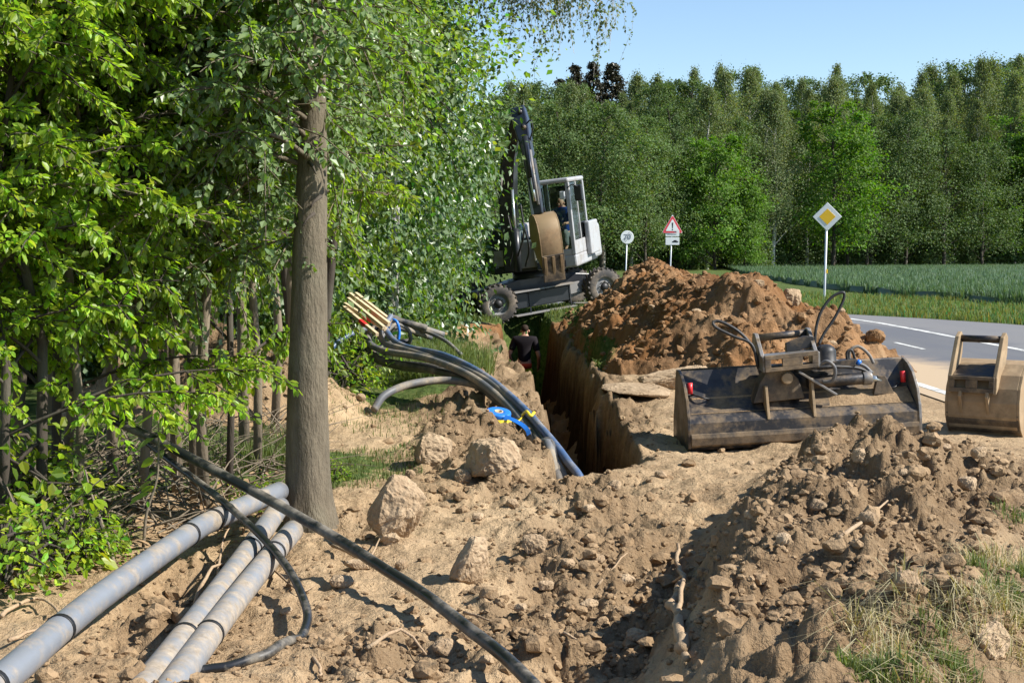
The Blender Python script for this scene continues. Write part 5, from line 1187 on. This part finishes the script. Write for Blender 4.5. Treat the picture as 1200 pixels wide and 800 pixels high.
# ------------------------------------------------------------------ people
def skin(name, verts, edges, mat, parent, sub=2, root=0):
    me = bpy.data.meshes.new(name); me.from_pydata([tuple(v[0]) for v in verts], edges, []); o = obj_me(name, me, M[mat], parent)
    m = o.modifiers.new('skin', 'SKIN'); m.use_smooth_shade = True
    for i, (v, sv) in enumerate(zip(verts, me.skin_vertices[0].data)): sv.radius = v[1] if isinstance(v[1], tuple) else (v[1], v[1]); sv.use_root = (i == root)
    s_ = o.modifiers.new('subdivision', 'SUBSURF'); s_.levels = sub; s_.render_levels = sub
    return o
def chain(lst): return [(i, i + 1) for i in range(len(lst) - 1)]
def person(t, pel, up, fwd, hipw, knees, feet, hands, elbows, head_fwd, shirt, pants, hairm, hair=True, trunk_l=.52, pants_to=None, sleeve=1.0, extra=None):
    up = up.normalized(); fwd = fwd.normalized(); rt = fwd.cross(up).normalized()
    che = pel + up * trunk_l * .62; nk = pel + up * (trunk_l + .02); hd = nk + up * .10 + head_fwd * .03; top = hd + up * .13
    sh = [nk - up * .07 + rt * (s * .19) for s in (-1, 1)]; hp = [pel + rt * (s * .09) - up * .04 for s in (-1, 1)]
    v = [(pel, (.13, .105)), (pel + up * .18, (.125, .10)), (che, (.15, .11)), (nk - up * .04, .07), (nk + up * .04, .052), (hd, (.074, .088)), (hd + up * .07, (.078, .092)), (top, (.05, .055))]
    e = chain(v)
    for s in (0, 1):
        o = len(v); hnd = hands[s]; el = elbows[s]; fd = (hnd - el).normalized()
        v += [(sh[s], .062), (el, .043), (hnd, .030), (hnd + fd * .05, (.042, .022))]; e += [(3, o), (o, o + 1), (o + 1, o + 2), (o + 2, o + 3)]
        sd = fd.orthogonal().normalized()
        for k, (off, ln) in enumerate(((-.033, .065), (-.011, .08), (.011, .078), (.033, .06))):
            q = len(v); b0 = hnd + fd * .075 + sd * off; v += [(b0, .011), (b0 + fd * ln * .55, .010), (b0 + fd * ln - up * .02, .008)]; e += [(o + 3, q), (q, q + 1), (q + 1, q + 2)]
        q = len(v); b0 = hnd + fd * .03 + sd * .05; v += [(b0, .013), (b0 + fd * .045 + sd * .02, .010)]; e += [(o + 2, q), (q, q + 1)]
    for s in (0, 1):
        o = len(v); ft = feet[s]; tf = (fwd - Vector((0, 0, fwd.z))).normalized()
        v += [(hp[s], .085), (knees[s], .060), (ft + Vector((0, 0, .09)), .042), (ft + Vector((0, 0, .04)) + tf * .14, .035)]; e += [(0, o), (o, o + 1), (o + 1, o + 2), (o + 2, o + 3)]
    skin('body', v, e, 'skin', t)
    v = [(pel - up * .03, (.142, .118)), (pel + up * .18, (.140, .114)), (che, (.165, .125)), (nk - up * .05, .105), (nk + up * .015, .072)]; e = chain(v)
    for s in (0, 1):
        o = len(v); el = elbows[s]; mid = sh[s].lerp(el, .75) if sleeve <= 1 else el; v += [(sh[s] + up * .01, .090), (mid, .066)]; e += [(3, o), (o, o + 1)]
        if sleeve > 1: v += [(el.lerp(hands[s], .8), .045)]; e += [(o + 1, o + 2)]
    skin('shirt', v, e, shirt, t)
    v = [(pel + up * .06, (.145, .12)), (pel - up * .04, (.14, .12))]; e = [(0, 1)]
    for s in (0, 1):
        o = len(v); v += [(hp[s] - up * .03, .10), (knees[s], .076), (feet[s] + Vector((0, 0, .12)), .062)]; e += [(1, o), (o, o + 1), (o + 1, o + 2)]
    skin('trousers', v, e, pants, t)
    for s in (0, 1):
        tf = (fwd - Vector((0, 0, fwd.z))).normalized(); skin('boot', [(feet[s] + Vector((0, 0, .14)), .055), (feet[s] + Vector((0, 0, .05)), .055), (feet[s] + tf * .15 + Vector((0, 0, .035)), .042)], [(0, 1), (1, 2)], 'boot', t)
    if hair: skin('hair', [(hd - head_fwd * .045 - up * .015, (.070, .070)), (hd - head_fwd * .034 + up * .075, (.088, .094)), (top - head_fwd * .015 + up * .012, (.055, .06))], [(0, 1), (1, 2)], hairm, t)
    for s in (-1, 1):
        MB().lathe([(0, -.01), (.02, -.008), (.026, 0), (.02, .01), (0, .012)], hd + rt * (s * .082) + up * .01, rt, 10).build('ear', M['skin'], t, True)
        MB().lathe([(0, -.004), (.010, -.002), (.012, .002), (0, .008)], hd + head_fwd * .088 + rt * (s * .032) + up * .035, head_fwd, 8).build('eye', M['hair_dark'], t, True)
    MB().tube([hd + head_fwd * .085 + up * .04, hd + head_fwd * .115 + up * .005, hd + head_fwd * .088 - up * .004], [.010, .017, .010], 8).build('nose', M['skin'], t, True)
    MB().beam([hd + head_fwd * .088 - up * .035 - rt * .025, hd + head_fwd * .09 - up * .036, hd + head_fwd * .088 - up * .035 + rt * .025], .010, .012, up).build('mouth', M['sign_red'], t)
    return sh, hd, rt
wx, wy = .25, 27.6; wz = -1.69
t = thing('person', 'person in a black t-shirt and hi-vis trousers standing in the trench, back turned', 'person', (wx, wy, wz)); P_ = Vector((wx, wy, wz)); fw_ = Vector((.12, 1, 0)).normalized(); rt_ = fw_.cross(Z_)
pel = P_ + Z_ * .93 - fw_ * .02
person(t, pel, Vector((.02, .10, 1)), fw_, .09, [P_ + Z_ * .48 + rt_ * (s * .11) + fw_ * .04 for s in (-1, 1)], [P_ + rt_ * (s * .13) for s in (-1, 1)],
       [P_ + Z_ * .90 - rt_ * .27 + fw_ * .22, P_ + Z_ * .88 + rt_ * .27 + fw_ * .18], [P_ + Z_ * 1.10 - rt_ * .31 - fw_ * .02, P_ + Z_ * 1.08 + rt_ * .30 - fw_ * .02], fw_, 'cloth_black', 'cloth_hivis', 'hair_dark', trunk_l=.53)
MB().lathe([(.135, 0), (.152, 0), (.156, .05), (.15, .10), (.135, .10)], pel - Z_ * .09, Z_, 20).build('waistband', M['cloth_red'], t, True)

# ------------------------------------------------------------------ wheeled excavator
wl = W(583, 356, 30.0); wr = W(706, 336, 31.0); ax = (wr - wl); base_len = ax.length; ax = ax.normalized()
back = Vector((-ax.y, ax.x, 0)).normalized(); upv = ax.cross(back).normalized()
RT = .425
org = (wl + wr) / 2 - upv * RT
ex = thing('wheeled_excavator', 'white and black wheeled excavator with its arm folded high and ochre bucket', 'excavator', org)
def E(x, y, z): return org + ax * x + back * y + upv * z
def wheel(c, axis):
    w = MB().lathe([(.235, -.155), (.27, -.165), (.375, -.165), (.405, -.14), (.415, -.05), (.415, .05), (.405, .14), (.375, .165), (.27, .165), (.235, .155)], c, axis, 40).build('wheel', M['tyre_rubber'], ex, True)
    a = axis.orthogonal().normalized(); b2 = axis.cross(a); lug = MB()
    for k in range(22):
        an = 2 * math.pi * k / 22; rad = a * math.cos(an) + b2 * math.sin(an); tg = axis.cross(rad)
        for s in (-1, 1):
            sk = (axis * s + tg * .55).normalized(); R = Matrix((sk, rad.cross(sk).normalized(), rad)).transposed(); lug.box(c + rad * .412 + axis * (s * .085) + tg * (.02 + .06 * (s > 0)), (.17, .05, .035), R)
    lug.build('tread', M['tyre_rubber'], w, False)
    MB().lathe([(0, -.06), (.09, -.06), (.10, -.10), (.14, -.105), (.17, -.07), (.215, -.09), (.232, -.15), (.242, -.155), (.242, .155), (.232, .15), (.2, .05), (0, .05)], c, axis, 32).build('rim', M['rim_grey'], w, True)
    MB().lathe([(0, -.15), (.07, -.145), (.085, -.12), (.10, -.10), (.0, -.08)], c, axis, 18).build('hub', M['hub_black'], w, True)
    nb = MB()
    for k in range(8):
        an = 2 * math.pi * k / 8; nb.tube([c + (a * math.cos(an) + b2 * math.sin(an)) * .125 - axis * .10, c + (a * math.cos(an) + b2 * math.sin(an)) * .125 - axis * .125], .014, 6)
    nb.build('wheel_nuts', M['hub_black'], w)
hl = base_len / 2; TRK = 1.55
steer = (back + ax * .22).normalized()
wheel(E(-hl, 0, RT), steer); wheel(E(hl, 0, RT), back); wheel(E(-hl, TRK, RT), steer); wheel(E(hl, TRK, RT), back)
for s in (-1, 1): MB().tube([E(s * hl, .12, RT), E(s * hl, TRK / 2 - .2, RT), E(s * hl, TRK / 2, RT), E(s * hl, TRK / 2 + .2, RT), E(s * hl, TRK - .12, RT)], [.07, .09, .17, .09, .07], 12).build('axle', M['paint_dark'], ex, True)
MB().beam([E(-hl - .25, TRK / 2, RT + .20), E(-.5, TRK / 2, RT + .24), E(.6, TRK / 2, RT + .24), E(hl + .3, TRK / 2, RT + .16)], [.42, .62, .62, .45], [.18, .36, .36, .18], back).build('chassis', M['paint_dark'], ex, False, .02)
MB().beam([E(-.95, .10, RT - .02), E(.45, .10, RT + .0)], .30, .34, back).build('side_tank', M['paint_dark'], ex, False, .02)
MB().beam([E(.35, .30, RT - .02), E(.75, .26, RT + .04), E(hl - .2, .24, RT + .10)], [.14, .14, .12], [.36, .30, .22], back).build('support_arm', M['paint_grey'], ex, False, .015)
MB().prism([(-.20, -.10), (.20, -.06), (.10, .16), (-.12, .16)], E(.56, .05, RT + .03), ax, upv, .05).build('arm_bracket', M['paint_grey'], ex, False, .01)
MB().beam([E(-.95, -.08, RT + .19), E(.55, -.08, RT + .21)], .30, .03, back).build('step_plate', M['paint_grey'], ex, False, .006)
for x in (-.55, .45): MB().beam([E(x, -.06, RT + .19), E(x, -.06, RT - .34)], .03, .02, ax).build('step_bracket', M['paint_dark'], ex)
MB().beam([E(-.95, -.06, RT - .33), E(.55, -.06, RT - .31)], .22, .03, back).build('step_tread', M['paint_grey'], ex, False, .005)
MB().tube(spline([E(.45, -.12, RT - .24), E(.75, -.16, RT - .28), E(1.0, -.2, RT - .30), E(hl, -.22, RT - .32)], 6), .018, 6).build('air_line', M['hose_grey'], ex, True)
MB().lathe([(.52, 0), (.52, .16), (.46, .2), (0, .2)], E(0.02, TRK / 2, RT + .42), upv, 32).build('slew_ring', M['paint_dark'], ex, True)
# upper structure: f forward (towards us), q to the operator's left (our right)
al = math.radians(16); f0 = Vector((-math.sin(al), -math.cos(al), 0)); q0 = Vector((math.cos(al), -math.sin(al), 0))
uu = upv; fF = (f0 - uu * f0.dot(uu)).normalized(); qQ = uu.cross(fF).normalized(); qQ = qQ if qQ.x > 0 else -qQ
uo = E(0.02, TRK / 2, 0) + Vector((.24, 0, .02))
def U(q, f, z): return uo + qQ * q + fF * f + uu * z
RU = Matrix((qQ, fF, uu)).transposed()
def ubox(q0_, q1_, f0_, f1_, z0_, z1_, nm, mat, bev=.02, parent=ex):
    return MB().box(U((q0_ + q1_) / 2, (f0_ + f1_) / 2, (z0_ + z1_) / 2), (q1_ - q0_, f1_ - f0_, z1_ - z0_), RU).build(nm, M[mat], parent, False, bev)
ubox(-.98, .98, -1.25, .75, 1.02, 1.16, 'deck', 'paint_dark')
ubox(-1.0, 1.0, -1.75, -1.0, 1.05, 1.85, 'counterweight', 'paint_white', .08)
ubox(-1.0, -.42, -.95, .72, 1.17, 2.05, 'engine_cover', 'paint_white', .06)
ubox(-.99, -.45, .722, .74, 1.55, 2.0, 'cover_grille', 'paint_navy', .01)
ubox(-.38, .05, -.95, .30, 1.17, 1.75, 'pump_housing', 'paint_dark', .04)
# cab
cq0, cq1, cf0, cf1, cz0, cz1 = .08, 1.0, -.55, .98, 1.18, 2.98
ubox(cq0, cq1, cf0, cf1 + .02, 1.03, 1.30, 'cab_base', 'paint_white', .04)
ubox(cq0 + .02, cq1 - .25, cf1 + .021, cf1 + .035, 1.05, 1.20, 'skirt_panel', 'paint_navy', .005)
ubox(cq0 - .01, cq1 + .01, cf0 - .02, cf1 + .02, cz1 - .10, cz1, 'cab_roof', 'paint_white', .04)
def pillar(a, b_, w, nm='cab_pillar'): MB().beam([a, b_], w, w, fF).build(nm, M['paint_white'], ex, False, .015)
pillar(U(cq0 + .035, cf1 - .02, 1.30), U(cq0 + .035, cf1 - .08, cz1 - .1), .07); pillar(U(cq1 - .045, cf1 - .02, 1.30), U(cq1 - .045, cf1 - .08, cz1 - .1), .09)
pillar(U(cq0 + .04, cf0 + .05, 1.30), U(cq0 + .04, cf0 + .05, cz1 - .1), .08); pillar(U(cq1 - .04, cf0 + .05, 1.30), U(cq1 - .04, cf0 + .05, cz1 - .1), .08); pillar(U(cq1 - .03, .22, 1.30), U(cq1 - .03, .22, cz1 - .1), .05, 'door_post')
MB().beam([U(cq0 + .07, cf1 - .02, 1.36), U(cq1 - .09, cf1 - .02, 1.36)], .06, .14, fF).build('front_sill', M['paint_white'], ex, False, .02)
def pane(a, b_, c_, d_, nm='window_pane'): MB().add([a, b_, c_, d_, a - fF * .006, b_ - fF * .006, c_ - fF * .006, d_ - fF * .006], [(0, 1, 2, 3), (7, 6, 5, 4), (0, 4, 5, 1), (1, 5, 6, 2), (2, 6, 7, 3), (3, 7, 4, 0)]).build(nm, M['glass'], ex)
pane(U(cq0 + .07, cf1 - .02, 1.43), U(cq1 - .09, cf1 - .02, 1.43), U(cq1 - .09, cf1 - .085, cz1 - .1), U(cq0 + .07, cf1 - .085, cz1 - .1), 'windscreen')
def spane(q, f0_, f1_, z0_, z1_): MB().box(U(q, (f0_ + f1_) / 2, (z0_ + z1_) / 2), (.008, f1_ - f0_, z1_ - z0_), RU).build('side_window', M['glass'], ex)
spane(cq1 - .02, .26, cf1 - .10, 1.62, cz1 - .11); spane(cq1 - .02, cf0 + .10, .19, 1.62, cz1 - .11); spane(cq0 + .02, cf0 + .1, cf1 - .1, 1.5, cz1 - .11)
ubox(cq1 - .045, cq1 - .005, .25, cf1 - .08, 1.302, 1.60, 'door_panel', 'paint_white', .01)
ubox(cq1 - .045, cq1 - .005, cf0 + .09, .19, 1.302, 1.60, 'side_panel', 'paint_white', .01)
ubox(cq1, cq1 + .12, -1.0, -.1, 1.20, 1.95, 'tool_box', 'paint_white', .03)
ubox(cq0 + .10, cq1 - .12, cf0 + .04, cf0 + .06, 1.32, 2.8, 'rear_screen', 'paint_dark', .005)
ubox(.34, .78, -.30, .18, 1.32, 1.66, 'seat_base', 'paint_dark', .04); ubox(.36, .76, -.38, -.26, 1.66, 2.36, 'seat_back', 'paint_dark', .05)
MB().tube([U(.52, .72, 1.32), U(.52, .60, 1.82)], [.035, .03], 8).build('steering_column', M['paint_dark'], ex, True)
MB().lathe([(.16 + .014 * math.cos(a * 6.283 / 8), .014 * math.sin(a * 6.283 / 8)) for a in range(9)], U(.52, .58, 1.86), (uu - fF * .55), 20).build('steering_wheel', M['black_rubber'], ex, True)
MB().tube(spline([U(cq1 - .05, cf1 - .05, 2.75), U(cq1 + .10, cf1 + .05, 2.82), U(cq1 + .20, cf1 - .02, 2.76)], 5), .012, 6).build('mirror_arm', M['paint_dark'], ex, True)
ubox(cq1 + .10, cq1 + .28, cf1 - .10, cf1 - .03, 2.45, 2.80, 'mirror', 'paint_dark', .03)
ubox(cq1 - .22, cq1 - .10, cf1 - .06, cf1 + .02, 2.52, 2.70, 'work_light', 'galvanised', .02)
MB().tube([U(.14, .80, 2.14), U(.14, .80, 2.30)], [.055, .04], 10).build('warning_lamp', M['red_plastic'], ex, True)
# boom, stick, cylinders
def BM(pts, w, h, nm, mat, bev=.02, side=None): MB().beam([W(*p) for p in pts], w, h, side or qQ).build(nm, M[mat], ex, False, bev)
BM([(601, 318, 30.7), (598, 270, 30.6), (595, 225, 30.4), (597, 178, 29.9), (606, 138, 29.3)], [.30, .32, .34, .30, .24], [.34, .44, .52, .46, .26], 'boom', 'paint_dark')
BM([(588, 222, 30.1), (590, 190, 29.8), (597, 152, 29.4)], .03, .16, 'boom_side_plate', 'paint_dark', .01)
BM([(607, 127, 28.9), (611, 143, 28.8), (616, 167, 28.6)], [.30, .32, .26], [.22, .30, .26], 'stick_head', 'paint_navy', .03)
BM([(616, 165, 28.6), (622, 195, 28.4), (628, 228, 28.15), (632, 252, 28.0)], [.22, .22, .20, .18], [.26, .26, .22, .16], 'stick', 'paint_dark')
def cyl(a, b_, r, nm, mat): MB().tube([W(*a), W(*b_)], r, 14).build(nm, M[mat], ex, True)
cyl((615, 160, 28.3), (622, 208, 28.05), .060, 'bucket_cylinder', 'paint_dark'); cyl((622, 208, 28.05), (627, 236, 27.95), .035, 'bucket_piston', 'chrome')
cyl((618, 170, 28.2), (626, 222, 27.9), .018, 'hydraulic_line', 'paint_navy'); cyl((621, 176, 28.25), (631, 240, 27.95), .03, 'hydraulic_line', 'paint_grey')
cyl((600, 222, 30.0), (604, 276, 29.9), .035, 'boom_piston', 'chrome'); cyl((604, 268, 29.9), (607, 318, 29.9), .085, 'boom_cylinder', 'paint_dark')
cyl((588, 206, 29.7), (586, 224, 29.8), .03, 'boom_lamp', 'paint_grey')
cyl((613, 148, 28.5), (614, 150, 28.4), .055, 'pivot_pin', 'steel_worn'); cyl((609, 131, 28.75), (609.4, 132, 28.68), .05, 'pivot_pin', 'steel_worn')
MB().tube(spline([W(620, 168, 28.5), W(624, 152, 28.4), W(622, 141, 28.4), W(617, 145, 28.5)], 6), .016, 6).build('hydraulic_hose', M['black_rubber'], ex, True)
for k, (a, b_) in enumerate((((610, 240, 29.4), (607, 300, 29.6)), ((613, 262, 29.2), (616, 312, 29.6)), ((595, 252, 30.1), (597, 312, 30.2)))):
    A_ = W(*a); B_ = W(*b_); MB().tube(spline([A_, A_.lerp(B_, .5) + Vector((.10, -.12, -.05)), B_], 8), .022, 7).build('hydraulic_hose', M['black_rubber'], ex, True)
ubox(-.40, .05, .30, .86, 1.10, 1.70, 'boom_foot', 'paint_grey', .03)
# excavator's bucket
bo = W(638, 252, 27.9); bdn = (-uu + Vector((.03, 0, 0))).normalized(); bfw = Vector((.20, -.97, 0)); bfw = (bfw - bdn * bfw.dot(bdn)).normalized(); bq = bdn.cross(bfw).normalized(); bq = bq if bq.x > 0 else -bq
def BK(q, f, dn): return bo + bq * q + bfw * f + bdn * dn
pr = [(-.62, .42), (-.52, .12), (-.36, -.02), (-.15, -.05), (.05, .0), (.18, .14), (.24, .34), (.24, .60), (.18, .86), (.08, 1.08)]
bwid = .42
bk = MB().sheet(pr, bo, bfw, bdn, bq, bwid, .03).build('bucket', M['bucket_yellow'], ex, True, .005)
for s in (-1, 1): MB().prism(pr + [(-.30, .85), (-.5, .6)], BK(s * (bwid / 2 + .012), 0, 0), bfw, bdn, .024).build('bucket_side', M['bucket_yellow'], bk, False, .005)
MB().sheet([(.205, .82), (.12, 1.06), (.075, 1.16)], bo + bfw * .03, bfw, bdn, bq, bwid + .05, .035).build('cutting_edge', M['steel_mud'], bk, False, .005)
for k in range(3):
    q_ = -bwid / 2 + .04 + k * (bwid - .08) / 2; MB().beam([BK(q_, .22, .84), BK(q_, .14, 1.06), BK(q_, .06, 1.30)], [.06, .06, .05], [.05, .07, .03], bq).build('tooth', M['bucket_yellow'], bk, False, .006)
MB().sheet([(.14, 1.05), (.05, 1.36)], bo + bfw * .02, bfw, bdn, bq, bwid + .02, .03).build('lip_plate', M['steel_mud'], bk, False, .005)
for s in (-.5, .5): MB().beam([W(632, 246, 28.05) + bq * (s * .2), BK(s * .2, -.30, .0)], .05, .10, bq).build('bucket_link', M['paint_dark'], ex, False, .01)
# operator
ot = thing('person', 'person in a blue sweater and grey trousers sitting in the excavator cab', 'person', U(.56, .0, 1.66))
pel = U(.56, -.06, 1.74)
person(ot, pel, uu * 1.0 + fF * .10, fF, .09, [U(.46, .42, 1.80), U(.68, .42, 1.80)], [U(.46, .52, 1.34), U(.68, .52, 1.34)], [U(.74, .50, 1.98), U(.40, .48, 1.98)], [U(.86, .20, 1.98), U(.26, .20, 1.98)], (fF * .9 - uu * .25 - qQ * .2).normalized(), 'cloth_blue', 'cloth_grey', 'hair_grey', trunk_l=.56, sleeve=2)
